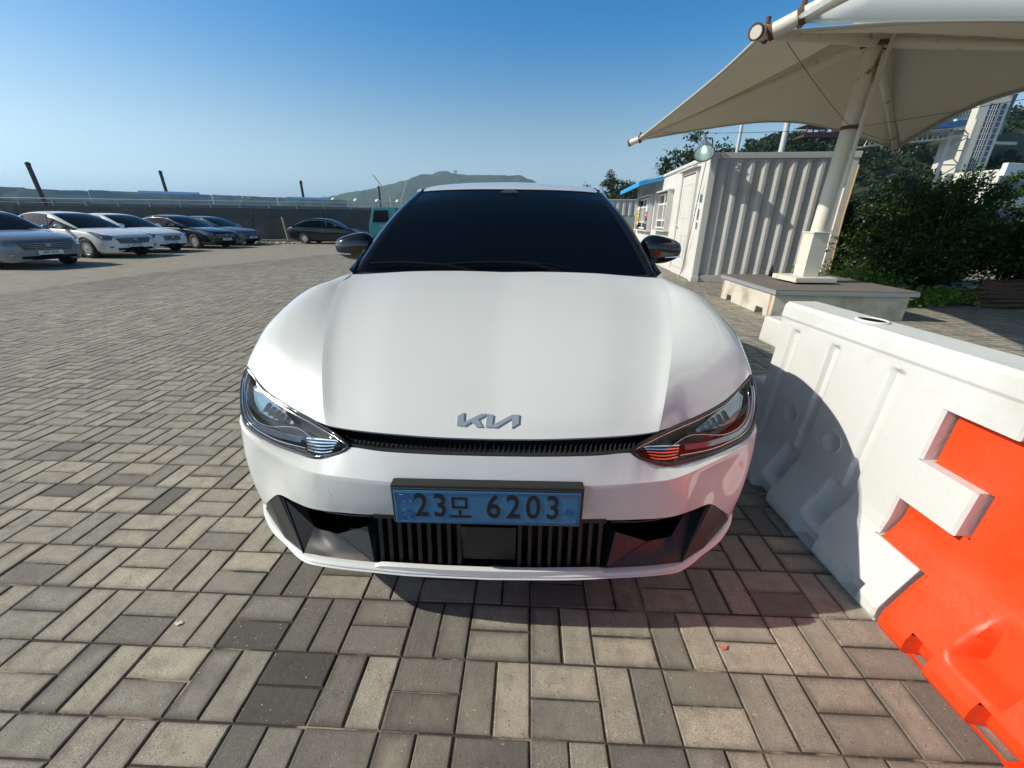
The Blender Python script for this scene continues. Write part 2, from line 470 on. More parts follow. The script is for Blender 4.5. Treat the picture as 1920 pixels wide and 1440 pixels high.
# local-frame ranges (module indices) of the modelled blocks
I0, I1, J0, J1 = -26, 26, -9, 34
def build_near():
    rng = random.Random(3)
    special = {(3, 0, 0): .06, (4, -1, 0): .04, (4, -1, 1): .02, (7, -2, 0): .03, (7, -2, 1): .08, (9, -2, 1): .16, (9, -2, 0): .12, (6, -1, 0): .1, (6, -1, 1): .2,
               (8, 0, 1): .72, (9, 0, 0): .85, (9, 0, 1): .6, (8, -1, 1): .85, (8, -1, 0): .3, (7, -1, 1): .9, (7, -1, 0): .3, (5, -1, 1): .8, (5, -1, 0): .25,
               (10, -1, 1): .3, (10, -1, 0): .85, (11, 0, 1): .7, (11, 0, 0): .85, (10, 0, 0): .35, (10, 0, 1): .8, (4, 1, 1): .25, (3, 1, 1): .2, (3, 1, 0): .25, (4, 0, 0): .2, (4, 0, 1): .22,
               (5, 0, 0): .28, (5, 0, 1): .35, (8, 1, 0): .12, (8, 1, 1): .1, (9, -1, 0): .7, (9, -1, 1): .25, (8, -2, 0): .3, (8, -2, 1): .6, (5, -2, 0): .22, (6, -2, 0): .3, (6, -2, 1): .28, (4, -2, 0): .18, (4, -2, 1): .4}
    vs = []; fs = []; tone = []
    g = 0.0026; bv = 0.0038
    for i in range(I0, I1):
        for j in range(J0, J1):
            for k in (0, 1):
                if (i + j) % 2:   # blocks lie across, stacked in y
                    x0, x1 = i * S, (i + 1) * S; y0, y1 = j * S + k * S / 2, j * S + (k + 1) * S / 2
                else:
                    x0, x1 = i * S + k * S / 2, i * S + (k + 1) * S / 2; y0, y1 = j * S, (j + 1) * S
                jx, jy = rng.uniform(-.0009, .0009), rng.uniform(-.0009, .0009)
                gg = g * rng.uniform(0.6, 1.6)
                x0 += gg + jx; x1 -= gg - jx; y0 += gg + jy; y1 -= gg - jy
                z = rng.gauss(0, 0.0009)
                tx, ty = rng.gauss(0, 0.005), rng.gauss(0, 0.005)
                cx_, cy_ = (x0 + x1) / 2, (y0 + y1) / 2
                b = len(vs)
                def P(x, y, dz):
                    vs.append((x, y, dz + z + (x - cx_) * tx + (y - cy_) * ty))
                for (a, c, dz) in ((x0, y0, -.012), (x1, y0, -.012), (x1, y1, -.012), (x0, y1, -.012)): P(a, c, dz)
                for (a, c) in ((x0, y0), (x1, y0), (x1, y1), (x0, y1)): P(a, c, -bv * .7)
                h = bv
                for (a, c) in ((x0 + h, y0 + h), (x1 - h, y0 + h), (x1 - h, y1 - h), (x0 + h, y1 - h)): P(a, c, 0)
                F = [(8, 9, 10, 11)]
                for q in range(4):
                    q2 = (q + 1) % 4
                    F += [(4 + q, 4 + q2, 8 + q2, 8 + q), (q, q2, 4 + q2, 4 + q)]
                fs += [tuple(b + w for w in f) for f in F]
                tn = special.get((i, j, k))
                if tn is None:
                    tn = min(0.98, max(0.1, rng.gauss(0.55, 0.14)))
                    if i < 4 and j > -6: tn = min(.98, max(.35, rng.gauss(.74, .12)))
                    if j > 5: tn = min(.9, max(.42, rng.gauss(.62, .085)))
                    elif rng.random() < 0.06: tn = rng.uniform(0.12, 0.35)
                tone += [tn] * len(F)
    me = bpy.data.meshes.new('paving'); me.from_pydata(vs, [], fs)
    a = me.attributes.new('tone', 'FLOAT', 'FACE'); a.data.foreach_set('value', tone)
    me.materials.append(M['paver_near'])
    o = bpy.data.objects.new('paving', me); COL.objects.link(o)
    o.location = (GX, GY, 0); o.rotation_euler = (0, 0, GA)
    tag(o, 'grey and tan concrete blocks in a basket weave around the white car', kind='structure')
build_near()

def far_ground():
    mb = MB()
    a0, a1, b0, b1 = I0 * S, I1 * S, J0 * S, J1 * S
    W = 60.0
    z = -0.0005
    # ring of four sheets around the modelled field, 40 m each way
    X0, X1, Y0, Y1 = -W, 45, -20, 27.5
    mb.quad((X0, Y0, z), (a0, Y0, z), (a0, Y1, z), (X0, Y1, z))
    mb.quad((a1, Y0, z), (X1, Y0, z), (X1, Y1, z), (a1, Y1, z))
    mb.quad((a0, Y0, z), (a1, Y0, z), (a1, b0, z), (a0, b0, z))
    mb.quad((a0, b1, z), (a1, b1, z), (a1, Y1, z), (a0, Y1, z))
    o = mb.build('parking_lot', M['paver_far'], loc=(GX, GY, 0), rz=GA)
    tag(o, kind='structure')
    mb = MB()
    mb.quad((a0, b0, -.0048), (a1, b0, -.0048), (a1, b1, -.0048), (a0, b1, -.0048))
    o = mb.build('sand_bed', M['joint_sand'], loc=(GX, GY, 0), rz=GA)
    tag(o, kind='structure')
far_ground()
M['earth'] = principled('far_earth', (0.16, 0.15, 0.12), rough=0.95, var=0.3, vscale=0.2)
mb = MB(); mb.quad((-6000, -300, -.06), (6000, -300, -.06), (6000, 9000, -.06), (-6000, 9000, -.06))
tag(mb.build('ground', M['earth']), kind='structure')
# ------------------------------------------------------------------ the white car (front towards the camera)
CAR = empty('parked_car', (-0.0665, 0.9364, 0), R(-1.2), 'large white electric crossover parked nose first on the paving beside the white barrier', 'car')
NR, NC = 6, 6

# --- hood, centre panel and shoulders are separate surfaces meeting at the hood crease
crease = [(.506, .168, .694), (.533, .23, .748), (.575, .34, .815), (.62, .47, .870), (.657, .60, .917), (.69, .72, .955), (.711, .83, .99), (.72, .92, 1.014), (.715, 1.03, 1.035)]
centre = [(0, .12, .683), (0, .175, .722), (0, .30, .797), (0, .44, .858), (0, .59, .913), (0, .74, .957), (0, .88, .992), (0, 1.0, 1.018), (0, 1.115, 1.043)]
rows = []
for k, (c, q) in enumerate(zip(crease, centre)):
    c = Vector(c); q = Vector(q)
    row = []
    for t, dz in ((0, 0), (.3, .000), (.6, -.002), (.80, -.009), (.92, -.009), (1, 0)):
        p = q.lerp(c, t)
        dv = -0.010 * math.sin(math.pi * t) if k == 0 else 0
        # rows run back a little at the sides like the plan curve of the nose
        e = t ** 2.2
        p.y = lerp(q.y, c.y, e)
        f = 1 if 0 < k < 8 else (.25 if k == 0 else .5)
        p.z = lerp(q.z, c.z, e) + dz * f * (1.0 if k < 7 else .6) + (.006 * math.sin(math.pi * t) if 0 < k else 0)
        row.append(p)
    rows.append(row)
mb = MB()
G = surf(rows, NR, NC)
full = [list(reversed([Vector((-p.x, p.y, p.z)) for p in r[1:]])) + r for r in G]
mb.grid(full, 0, True)
# folded edge of the lip
lip = [p.copy() for p in full[0]]
mb.grid([[p + Vector((0, .016, -.012)) for p in lip], [p + Vector((0, .002, -.006)) for p in lip], lip], 0, True)
# rear folded edge
back = full[-1]
mb.grid([back, [p + Vector((0, .02, -.012)) for p in back], [p + Vector((0, .06, -.05)) for p in back]], 0, True)
mb.build('hood', M['white_paint'], CAR)

# --- shoulder + fender side + body flank
low = lambda v, a, b2=None: None
def side(u, v, zs=(.72, .65, .60, .50, .40, .28), us=(0, 0, 0, -.005, -.012, -.03)):
    return [(u + d, v, z) for z, d in zip(zs, us)]
B = [
 [(.506,.168,.694),(.60,.232,.689),(.70,.288,.705),(.80,.352,.735),(.86,.402,.763),(.895,.432,.782),(.914,.412,.715),(.914,.385,.655),(.913,.35,.60),(.91,.335,.50),(.90,.33,.39),(.885,.325,.27)],
 [(.533,.23,.748),(.62,.29,.752),(.71,.34,.764),(.80,.395,.786),(.865,.44,.803),(.905,.475,.806),(.930,.465,.73),(.932,.45,.655),(.931,.44,.60),(.928,.43,.50),(.92,.42,.39),(.903,.41,.265)],
 [(.575,.34,.815),(.65,.38,.825),(.73,.42,.84),(.80,.46,.854),(.862,.50,.860),(.910,.53,.836),(.938,.53,.75),(.942,.53,.66),(.942,.53,.60),(.94,.53,.50),(.932,.53,.39),(.915,.53,.26)],
 [(.62,.47,.870),(.69,.50,.885),(.76,.53,.899),(.82,.555,.906),(.873,.58,.898),(.916,.60,.866),(.942,.61,.77),(.947,.61,.67),(.947,.61,.60),(.946,.61,.50),(.94,.61,.39),(.925,.61,.25)],
 [(.657,.60,.917),(.72,.62,.933),(.78,.64,.945),(.83,.655,.946),(.876,.67,.931),(.918,.68,.890),(.944,.69,.79),(.950,.69,.69),(.951,.69,.60),(.95,.69,.50),(.945,.69,.39),(.93,.69,.25)],
 [(.69,.72,.955),(.74,.735,.970),(.79,.75,.980),(.83,.765,.978),(.873,.775,.960),(.916,.785,.912),(.944,.79,.80),(.951,.79,.70),(.952,.79,.60),(.952,.79,.50),(.948,.79,.39),(.935,.79,.25)],
 [(.711,.83,.99),(.75,.84,1.003),(.785,.85,1.008),(.82,.86,1.002),(.862,.87,.980),(.910,.88,.930),(.941,.89,.81),(.950,.89,.70),(.951,.89,.60),(.951,.89,.50),(.947,.89,.39),(.935,.89,.25)],
 [(.72,.92,1.014),(.745,.935,1.021),(.770,.945,1.020),(.803,.955,1.008),(.848,.965,.984),(.902,.975,.938),(.937,.985,.82),(.947,.99,.71),(.948,.99,.60),(.947,.99,.50),(.942,.99,.39),(.93,.99,.25)],
 [(.715,1.03,1.035),(.735,1.04,1.036),(.757,1.05,1.028),(.787,1.06,1.010),(.832,1.07,.985),(.892,1.08,.943),(.933,1.09,.83),(.943,1.10,.72),(.944,1.10,.60),(.942,1.10,.50),(.937,1.10,.39),(.925,1.10,.24)],
 [(.755,1.22,1.035),(.765,1.23,1.032),(.778,1.24,1.024),(.80,1.25,1.005),(.838,1.26,.980),(.888,1.27,.940),(.926,1.28,.84),(.936,1.28,.72),(.936,1.28,.60),(.934,1.28,.50),(.925,1.28,.39),(.90,1.28,.22)],
 [(.790,1.6,1.035),(.797,1.6,1.030),(.806,1.6,1.020),(.822,1.6,1.003),(.850,1.6,.978),(.888,1.6,.93),(.918,1.6,.84),(.926,1.6,.72),(.925,1.6,.60),(.92,1.6,.50),(.90,1.6,.39),(.87,1.6,.21)],
 [(.80,2.4,1.04),(.806,2.4,1.035),(.814,2.4,1.024),(.828,2.4,1.005),(.855,2.4,.978),(.89,2.4,.93),(.916,2.4,.84),(.922,2.4,.72),(.918,2.4,.60),(.908,2.4,.50),(.885,2.4,.39),(.86,2.4,.21)],
 [(.79,3.2,1.06),(.797,3.2,1.055),(.806,3.2,1.044),(.822,3.2,1.022),(.853,3.2,.99),(.90,3.2,.94),(.93,3.2,.84),(.935,3.2,.72),(.93,3.2,.60),(.92,3.2,.50),(.90,3.2,.39),(.87,3.2,.22)],
 [(.76,3.75,1.10),(.77,3.75,1.095),(.785,3.75,1.08),(.81,3.75,1.05),(.86,3.75,1.01),(.915,3.75,.95),(.945,3.75,.85),(.95,3.75,.72),(.95,3.75,.60),(.945,3.75,.50),(.93,3.75,.39),(.90,3.75,.25)],
 [(.70,4.25,1.10),(.72,4.25,1.09),(.745,4.25,1.07),(.78,4.25,1.04),(.83,4.25,1.0),(.885,4.25,.94),(.91,4.25,.85),(.915,4.25,.72),(.915,4.25,.60),(.905,4.25,.50),(.89,4.25,.39),(.86,4.25,.28)],
 [(.60,4.55,1.06),(.63,4.55,1.05),(.66,4.55,1.03),(.70,4.55,1.0),(.74,4.55,.96),(.78,4.55,.90),(.80,4.56,.82),(.81,4.57,.72),(.81,4.57,.60),(.80,4.56,.50),(.78,4.54,.39),(.74,4.5,.30)],
 [(.0,4.68,1.03),(.0,4.68,1.02),(.0,4.69,1.0),(.0,4.70,.97),(.0,4.70,.93),(.0,4.70,.88),(.0,4.70,.80),(.0,4.70,.70),(.0,4.69,.60),(.0,4.68,.50),(.0,4.66,.39),(.0,4.6,.30)],
]
AX = ((.90, .36), (3.80, .36))          # wheel centres (v, w)
RA = .405
def cut_arches(G, bm_mb, mi=0):
    """snap the net to the wheel arch circle, then drop the faces inside"""
    for row in G:
        for p in row:
            if p.x < .8: continue
            for (v0, w0) in AX:
                d = math.hypot(p.y - v0, p.z - w0)
                if RA - .028 < d < RA + .028:
                    k = RA / d
                    p.y = v0 + (p.y - v0) * k; p.z = w0 + (p.z - w0) * k
    for sgn in (1, -1):
        n, mc = len(G), len(G[0])
        vs = [Vector((sgn * p.x, p.y, p.z)) for r in G for p in r]
        fs = []
        for i in range(n - 1):
            for j in range(mc - 1):
                f = [i * mc + j, i * mc + j + 1, (i + 1) * mc + j + 1, (i + 1) * mc + j]
                c = sum((vs[k] for k in f), Vector()) / 4
                if abs(c.x) > .8 and any(math.hypot(c.y - v0, c.z - w0) < RA - .004 for (v0, w0) in AX): continue
                fs.append(tuple(reversed(f)) if sgn > 0 else tuple(f))
        bm_mb.add(vs, fs, mi, True)
def resample_rows(B, lengths=.05):
    return B
mb = MB()
GB = surf(B, 9, 6)
cut_arches(GB, mb)
mb.build('body_panel', M['white_paint'], CAR)

# wheel arch cladding
for (v0, w0) in AX:
    for sgn in (-1, 1):
        mb = MB()
        g = []
        for k in range(33):
            a = R(-28 + 236 * k / 32)
            ca, sa = math.cos(a), math.sin(a)
            uu = .945 if v0 < 2 else .948
            row = []
            for (rr, du) in ((RA + .012, -.012), (RA + .006, .006), (RA - .012, .008), (RA - .03, .002), (RA - .045, -.06), (RA - .045, -.25)):
                row.append(Vector((sgn * (uu + du), v0 + ca * rr, max(.14, w0 + sa * rr))))
            g.append(row)
        mb.grid(g, 0, True, flip=(sgn > 0))
        mb.build('arch_trim', M['white_paint'] if False else M['black_gloss'], CAR)

# --- bumper: shelf under the lamps and the face below it
top = [(0,.055,.664),(.15,.058,.664),(.30,.072,.662),(.411,.10,.657),(.45,.105,.634),(.499,.12,.609),(.543,.13,.598),(.61,.17,.588),(.714,.23,.581),(.796,.28,.583),(.872,.332,.595),(.912,.372,.632)]
shelf = [(0,.028,.585),(.15,.031,.585),(.28,.037,.585),(.38,.047,.586),(.44,.057,.585),(.49,.068,.584),(.53,.079,.584),(.59,.110,.584),(.70,.182,.584),(.79,.243,.583),(.868,.303,.586),(.914,.352,.604)]
bot = [(0,.055,.450),(.15,.055,.450),(.29,.056,.451),(.38,.062,.447),(.45,.070,.445),(.51,.080,.442),(.57,.100,.436),(.64,.140,.427),(.72,.190,.414),(.79,.235,.355),(.85,.285,.295),(.885,.325,.27)]
last = [Vector(p) for p in ((.913,.35,.60),(.91,.335,.50),(.90,.33,.39),(.885,.325,.27))]
mb = MB()
t3 = [Vector(p) for p in top]; s3 = [Vector(p) for p in shelf]; b3 = [Vector(p) for p in bot]
mid = []
for k in range(12):
    p = t3[k].lerp(s3[k], .5); p.z += .004 if k > 6 else .002; mid.append(p)
Gs = [cr(t3, 8), cr(mid, 8), cr(s3, 8)]
for g in (Gs, mir(Gs)): mb.grid(g, 0, True, flip=(g is Gs))
f1 = []; f2 = []
for k in range(12):
    for ff, t in ((f1, .34), (f2, .68)):
        p = s3[k].lerp(b3[k], t); p.y -= .004
        if k == 11: p = last[1 if t < .5 else 2].copy()
        if k == 10: p = p + Vector((.012, .0, 0))
        # the outer end of the face is hollowed and ends in a vertical fold
        if k in (8, 9): p.y += .012
        ff.append(p)
# short rounded break at the shelf edge
s3b = [p + Vector((0, -.0015, -.010)) for p in s3]
Gf = [cr(s3, 8), cr(s3b, 8), cr(f1, 8), cr(f2, 8), cr(b3, 8)]
Gf = [Gf[0]] + Gf[1:]
cols = [cr([Gf[i][j] for i in range(1, 5)], 5) for j in range(len(Gf[0]))]
Gd = [Gf[0]] + [[cols[j][i] for j in range(len(cols))] for i in range(len(cols[0]))]
for sgn in (1, -1):
    g = Gd if sgn > 0 else mir(Gd)
    mb.grid(g, 0, True, flip=(sgn > 0))
    # turned-in lower edge
    e = g[-1]
    mb.grid([e, [p + Vector((0, .006, -.004)) for p in e], [p + Vector((0, .05, .004)) for p in e]], 0, True, flip=(sgn > 0))
bumper = mb.build('front_bumper', M['white_paint'], CAR, autosmooth=32)

# tow hook cover: a thin round seam on the left of the face
def on_face(u, t):
    """point on the bumper face, t=0 shelf .. 1 bottom"""
    uu = abs(u)
    for g in range(len(Gd[0]) - 1):
        if Gd[0][g].x <= uu <= Gd[0][g + 1].x:
            f = (uu - Gd[0][g].x) / (Gd[0][g + 1].x - Gd[0][g].x); break
    r = t * (len(Gd) - 1); i = min(int(r), len(Gd) - 2)
    a = Gd[i][g].lerp(Gd[i][g + 1], f); b = Gd[i + 1][g].lerp(Gd[i + 1][g + 1], f)
    p = a.lerp(b, r - i)
    return Vector((u, p.y, p.z))
mb = MB()
ring = []
for k in range(29):
    a = 2 * math.pi * k / 28
    p = on_face(-.505 + .033 * math.cos(a), .55 + .255 * math.sin(a)); p.y -= .0002
    ring.append(p)
mb.tube(ring, .0016, 6, cap=False)
mb.build('tow_hook_cover', M['white_paint'], CAR)

# --- upper grille between hood and bumper
gt = [Vector(p) for p in ((0,.132,.676),(.15,.136,.677),(.30,.147,.680),(.42,.168,.684),(.50,.182,.687))]
gb = [Vector(p) for p in ((0,.060,.660),(.15,.063,.660),(.30,.077,.658),(.411,.106,.655),(.43,.115,.655))]
mb = MB()
T, Bm = cr(gt, 10), cr(gb, 10)
back_ = [p + Vector((0, .055, -.03)) for p in [t.lerp(b, .45) for t, b in zip(T, Bm)]]
for sg in (1, -1):
    q = lambda L: [Vector((sg * p.x, p.y, p.z)) for p in L]
    mb.grid([q(T), q([p + Vector((0, .04, -.014)) for p in T]), q(back_), q([p + Vector((0, .03, -.01)) for p in Bm]), q(Bm)], 0, True, flip=sg > 0)
    # black rim along the lower edge
    mb.grid([q([p + Vector((0, -.001, .0035)) for p in Bm]), q([p + Vector((0, .012, .006)) for p in Bm]), q([p + Vector((0, .03, -.01)) for p in Bm])], 0, True, flip=sg > 0)
grille = mb.build('upper_grille', M['black_plastic'], CAR)
mb = MB()
n = 30
for sg in (1, -1):
    for k in range(1, n):
        t = k / n
        u_top = .485 * t; u_bot = .425 * min(1, t * 1.02)
        def at(L, u):
            for a, b in zip(L, L[1:]):
                if a.x <= u <= b.x: return a.lerp(b, (u - a.x) / (b.x - a.x + 1e-9))
            return L[-1]
        a = at(T, u_top) + Vector((0, .012, -.006)); b = at(Bm, u_bot) + Vector((0, .014, .001))
        c = a.lerp(b, .5) + Vector((-.004, .016, -.008))
        pts = [a, c, b]
        w = .0016
        mb.grid([[Vector((sg * (p.x - w), p.y, p.z)) for p in pts], [Vector((sg * p.x, p.y - .008, p.z + .003)) for p in pts], [Vector((sg * (p.x + w), p.y, p.z)) for p in pts]], 0, False, flip=sg < 0)
mb.build('grille_fin', M['black_plastic'], grille)

# --- emblem letters on the hood
def hood_pt(u, v, off=0.0):
    """point on the hood panel near the nose"""
    best = None
    rowsn = len(full)
    # find row by v, column by u
    for j in range(len(full[0]) - 1):
        if full[0][j].x <= u <= full[0][j + 1].x: break
    f = (u - full[0][j].x) / (full[0][j + 1].x - full[0][j].x)
    for i in range(rowsn - 1):
        a = full[i][j].lerp(full[i][j + 1], f); b = full[i + 1][j].lerp(full[i + 1][j + 1], f)
        if a.y <= v <= b.y:
            p = a.lerp(b, (v - a.y) / (b.y - a.y)); nrm = Vector((0, -(b.z - a.z), (b.y - a.y))).normalized()
            return p + nrm * off
    return None
K1 = [(962,275),(968,182),(1036,138),(1036,242),(1218,142),(1278,142),(1278,150),(1188,206),(1243,284),(1170,284),(1118,236),(1048,280)]
K2 = [(1278,142),(1348,150),(1342,262),(1545,150),(1622,152),(1622,248),(1550,290),(1546,192),(1388,288),(1272,282)]
mb = MB()
for poly in (K1, K2):
    base = []; topv = []
    for (x, y) in poly:
        u = -.097 + (x - 962) / 660 * .178
        v = .147 + (290 - y) / 152 * .040
        base.append(hood_pt(u, v, -.001)); topv.append(hood_pt(u, v, .0045))
    n = len(base)
    mb.add(base + topv, [tuple(range(n, 2 * n))] + [(i, (i + 1) % n, n + (i + 1) % n, n + i) for i in range(n)], 0)
mb.build('emblem', M['silver_trim'], CAR)

# --- headlamps
LT = [(.411,.100,.661),(.44,.12,.673),(.484,.15,.683),(.533,.185,.686),(.583,.22,.688),(.632,.25,.692),(.678,.275,.700),(.73,.305,.711),(.782,.338,.726),(.84,.385,.751),(.895,.431,.780)]
LB = [(.411,.100,.659),(.437,.100,.641),(.499,.118,.611),(.543,.130,.600),(.61,.170,.590),(.714,.228,.583),(.796,.28,.585),(.865,.328,.594),(.905,.365,.628),(.915,.400,.700),(.904,.427,.764)]
LT = cr(LT, 6); LB = cr(LB, 6)
NS = len(LT) - 1
def lamp_pt(s, t, inset=0.0):
    x = max(0, min(NS - 1e-6, s * NS)); i = int(x); f = x - i
    a = LT[i].lerp(LT[i + 1], f); b = LB[i].lerp(LB[i + 1], f)
    p = a.lerp(b, t)
    w = (a - b).length
    bul = math.sin(math.pi * t) * min(.022, w * .16)
    nrm = Vector((.25 + .5 * s, -.95, .35)).normalized()
    e = math.sin(math.pi * min(1, max(0, t))) ** .35 * min(1, 6 * s) * min(1, 6 * (1 - s))
    return p + nrm * (bul - inset * e)
def sgnv(p, sg): return Vector((sg * p.x, p.y, p.z))
def strip(mb, path, w0, inset, sg, depth=.006, mi=0):
    """ribbon along a path of (s, t) with half width w0 in t"""
    g = []
    for d, ins in ((-w0, inset + depth), (-w0, inset), (w0, inset), (w0, inset + depth)):
        g.append([sgnv(lamp_pt(s, t + d, ins), sg) for (s, t) in path])
    mb.grid(g, mi, False, flip=sg < 0)
def smoothpath(P, n=8):
    q = cr([Vector((a, b, 0)) for a, b in P], n); return [(p.x, p.y) for p in q]
M['lamp_dark'] = principled('lamp_housing', (0.010, 0.010, 0.011), rough=0.45, coat=.0, spec=.25)
M['lamp_blue'] = principled('lamp_light_guide', (0.045, 0.085, 0.17), rough=0.15, metal=0.3, coat=1)
M['lamp_clear'] = principled('lamp_reflector', (0.17, 0.26, 0.31), rough=0.15, metal=0.6, coat=1)
M['lamp_amber_chrome'] = principled('lamp_chrome_lines', (0.62, 0.70, 0.80), rough=0.12, metal=.95)
for sg in (-1, 1):
    mb = MB()
    # housing bowl
    g = [[sgnv(lamp_pt(s / 40, t / 10, .052), sg) for s in range(41)] for t in range(11)]
    mb.grid(g, 0, True, flip=sg > 0)
    lamp = mb.build('headlight', M['lamp_dark'], CAR)
    # black frame round the lens
    mb = MB()
    edge = [sgnv(lamp_pt(s / 60, 0.0, 0), sg) for s in range(61)] + [sgnv(lamp_pt(s / 60, 1.0, 0), sg) for s in range(60, -1, -1)]
    mb.tube(edge, .0045, 6, cap=False)
    low_edge = [sgnv(lamp_pt(s / 60, .965, .004), sg) for s in range(4, 55)]
    mb.tube(low_edge, [.0075 * (0.35 + .65 * math.sin(math.pi * k / 50)) for k in range(51)], 6)
    mb.build('lamp_frame', M['black_gloss'], lamp)
    # dark ledges inside
    mb = MB()
    strip(mb, smoothpath([(.10, .30), (.25, .22), (.45, .12), (.7, .09), (.9, .10)]), .05, .026, sg, .02)
    strip(mb, smoothpath([(.18, .55), (.32, .62), (.45, .55), (.6, .60)]), .09, .036, sg, .015)
    strip(mb, smoothpath([(.56, .72), (.68, .73), (.80, .66), (.88, .48), (.93, .25)]), .025, .016, sg, .03)
    mb.build('lamp_bezel', M['lamp_dark'], lamp)
    # blue-grey light guide band that wraps the outer lower corner
    mb = MB()
    strip(mb, smoothpath([(.40, .62), (.52, .72), (.64, .80), (.74, .84), (.84, .82), (.91, .68), (.95, .42), (.975, .15)]), .075, .013, sg, .012)
    mb.build('light_guide', M['lamp_blue'], lamp)
    # clear reflector block with cells
    mb = MB()
    g = [[sgnv(lamp_pt(s, t0 + (t1 - t0) * q / 4, .028), sg) for (s, t0, t1) in ((.50, .30, .36), (.58, .22, .44), (.66, .17, .50), (.74, .14, .56), (.82, .13, .52), (.88, .15, .36))] for q in range(5)]
    mb.grid(g, 0, True, flip=sg > 0)
    refl = mb.build('reflector', M['lamp_clear'], lamp)
    mb = MB()
    for (s0, sl) in ((.535, .02), (.575, .026), (.615, .028), (.655, .03), (.70, .03)):
        strip(mb, [(s0 + sl, .20), (s0 + sl * .5, .31), (s0, .43)], .0, .020, sg)
        a, b, c, d = [sgnv(lamp_pt(*q), sg) for q in ((s0 + sl, .20, .014), (s0, .44, .014), (s0 + .012, .45, .030), (s0 + sl + .012, .21, .030))]
        mb.add([a, b, c, d], [(0, 1, 2, 3)], 0)
    mb.build('reflector_fin', M['chrome'], refl)
    # bright lines of the indicator in the inner lower corner and the chrome edge lines
    mb = MB()
    for k in range(5):
        o = k * .14
        path = smoothpath([(.13 + .012 * k, .28 + o * .95), (.22, .36 + o * .85), (.31, .44 + o * .72), (.365 - .0 * k, .50 + o * .62)], 5)
        strip(mb, path, .020, .010 + .003 * k, sg, .012)
    mb.build('indicator_line', M['lamp_amber_chrome'], lamp)
    mb = MB()
    for (pth, r_) in (([(.05, .22), (.2, .12), (.4, .085), (.65, .065), (.88, .07)], .0016), ([(.36, .78), (.5, .86), (.66, .905), (.8, .91), (.90, .83), (.955, .6)], .0018), ([(.30, .46), (.45, .34), (.60, .62), (.72, .66), (.82, .58), (.9, .35)], .0012)):
        P = [sgnv(lamp_pt(s, t, .008), sg) for (s, t) in smoothpath(pth, 10)]
        mb.tube(P, r_, 5)
    mb.build('chrome_line', M['chrome'], lamp)
    # outer lens
    mb = MB()
    g = [[sgnv(lamp_pt(s / 48, t / 10, 0), sg) for s in range(49)] for t in range(11)]
    mb.grid(g, 0, True, flip=sg > 0)
    mb.build('lens', M['lens'], lamp)

# --- lower intake: lip, duct, slats, side blades
lipc = [(0,.018,.240),(.20,.021,.242),(.28,.024,.243),(.367,.032,.243),(.477,.045,.240),(.555,.06,.236),(.606,.077,.231),(.66,.112,.229),(.71,.152,.229),(.776,.20,.230),(.82,.24,.233),(.865,.29,.243),(.892,.335,.256)]
L3 = cr([Vector(p) for p in lipc], 6)
prof = [(.035, -.008), (.012, -.005), (.002, .0), (-.001, .004), (.001, .008), (.006, .0095), (.006, .011), (.001, .0125), (.002, .017), (.006, .020), (.014, .0215), (.024, .021), (.03, .010)]
mb = MB()
for sg in (1, -1):
    g = []
    for (dy, dz) in prof:
        row = []
        for i, p in enumerate(L3):
            a = L3[max(0, i - 1)]; b = L3[min(len(L3) - 1, i + 1)]
            tg = (b - a).normalized(); nin = Vector((-tg.y, tg.x, 0)).normalized()
            q = p + nin * dy; q.z = p.z + dz
            row.append(Vector((sg * q.x, q.y, q.z)))
        g.append(row)
    mb.grid(g, 0, True, flip=sg < 0)
mb.build('front_lip', M['white_paint'], CAR, autosmooth=50)
# raised centre step of the lip
mb = MB()
W = .345
P = [Vector((-W - .018, .058, .300)), Vector((-W, .036, .316)), Vector((-.2, .026, .312)), Vector((0, .024, .310)), Vector((.2, .026, .312)), Vector((W, .036, .316)), Vector((W + .018, .058, .300))]
P = [Vector((-.367, .038, .262)), Vector((-.340, .034, .276))] + [Vector((x, .020 + .013 * (x / .335) ** 2, .279)) for x in (-.25, -.15, 0, .15, .25)] + [Vector((.340, .034, .276)), Vector((.367, .038, .262))]
g = [[p + Vector((0, -.001, -(p.z - .256))) for p in P], [p + Vector((0, -.001, -.003)) for p in P], [p + Vector((0, .004, 0)) for p in P], [p + Vector((0, .014, .000)) for p in P], [p + Vector((0, .016, -.02)) for p in P]]
mb.grid(g, 0, True)
mb.build('lip_step', M['white_paint'], CAR, autosmooth=50)
# duct: dark recess behind everything
mb = MB()
bt = [Vector((p.x, p.y + .03, p.z + .012)) for p in cr([Vector(b) for b in bot], 6)]
nb = len(bt)
lo = []
for k in range(nb):
    t = k / (nb - 1)
    i = min(len(L3) - 1, int(t * (len(L3) - 1)))
    lo.append(L3[i] + Vector((-.01 * t, .03, .02)))
for sg in (1, -1):
    q = lambda L: [Vector((sg * p.x, p.y, p.z)) for p in L]
    mb.grid([q(bt), q([Vector((p.x * .93, p.y + .20, p.z + .01)) for p in bt]), q([Vector((p.x * .93, p.y + .20, p.z)) for p in lo]), q(lo)], 0, False, flip=sg > 0)
duct = mb.build('air_duct', M['void_black'], CAR)
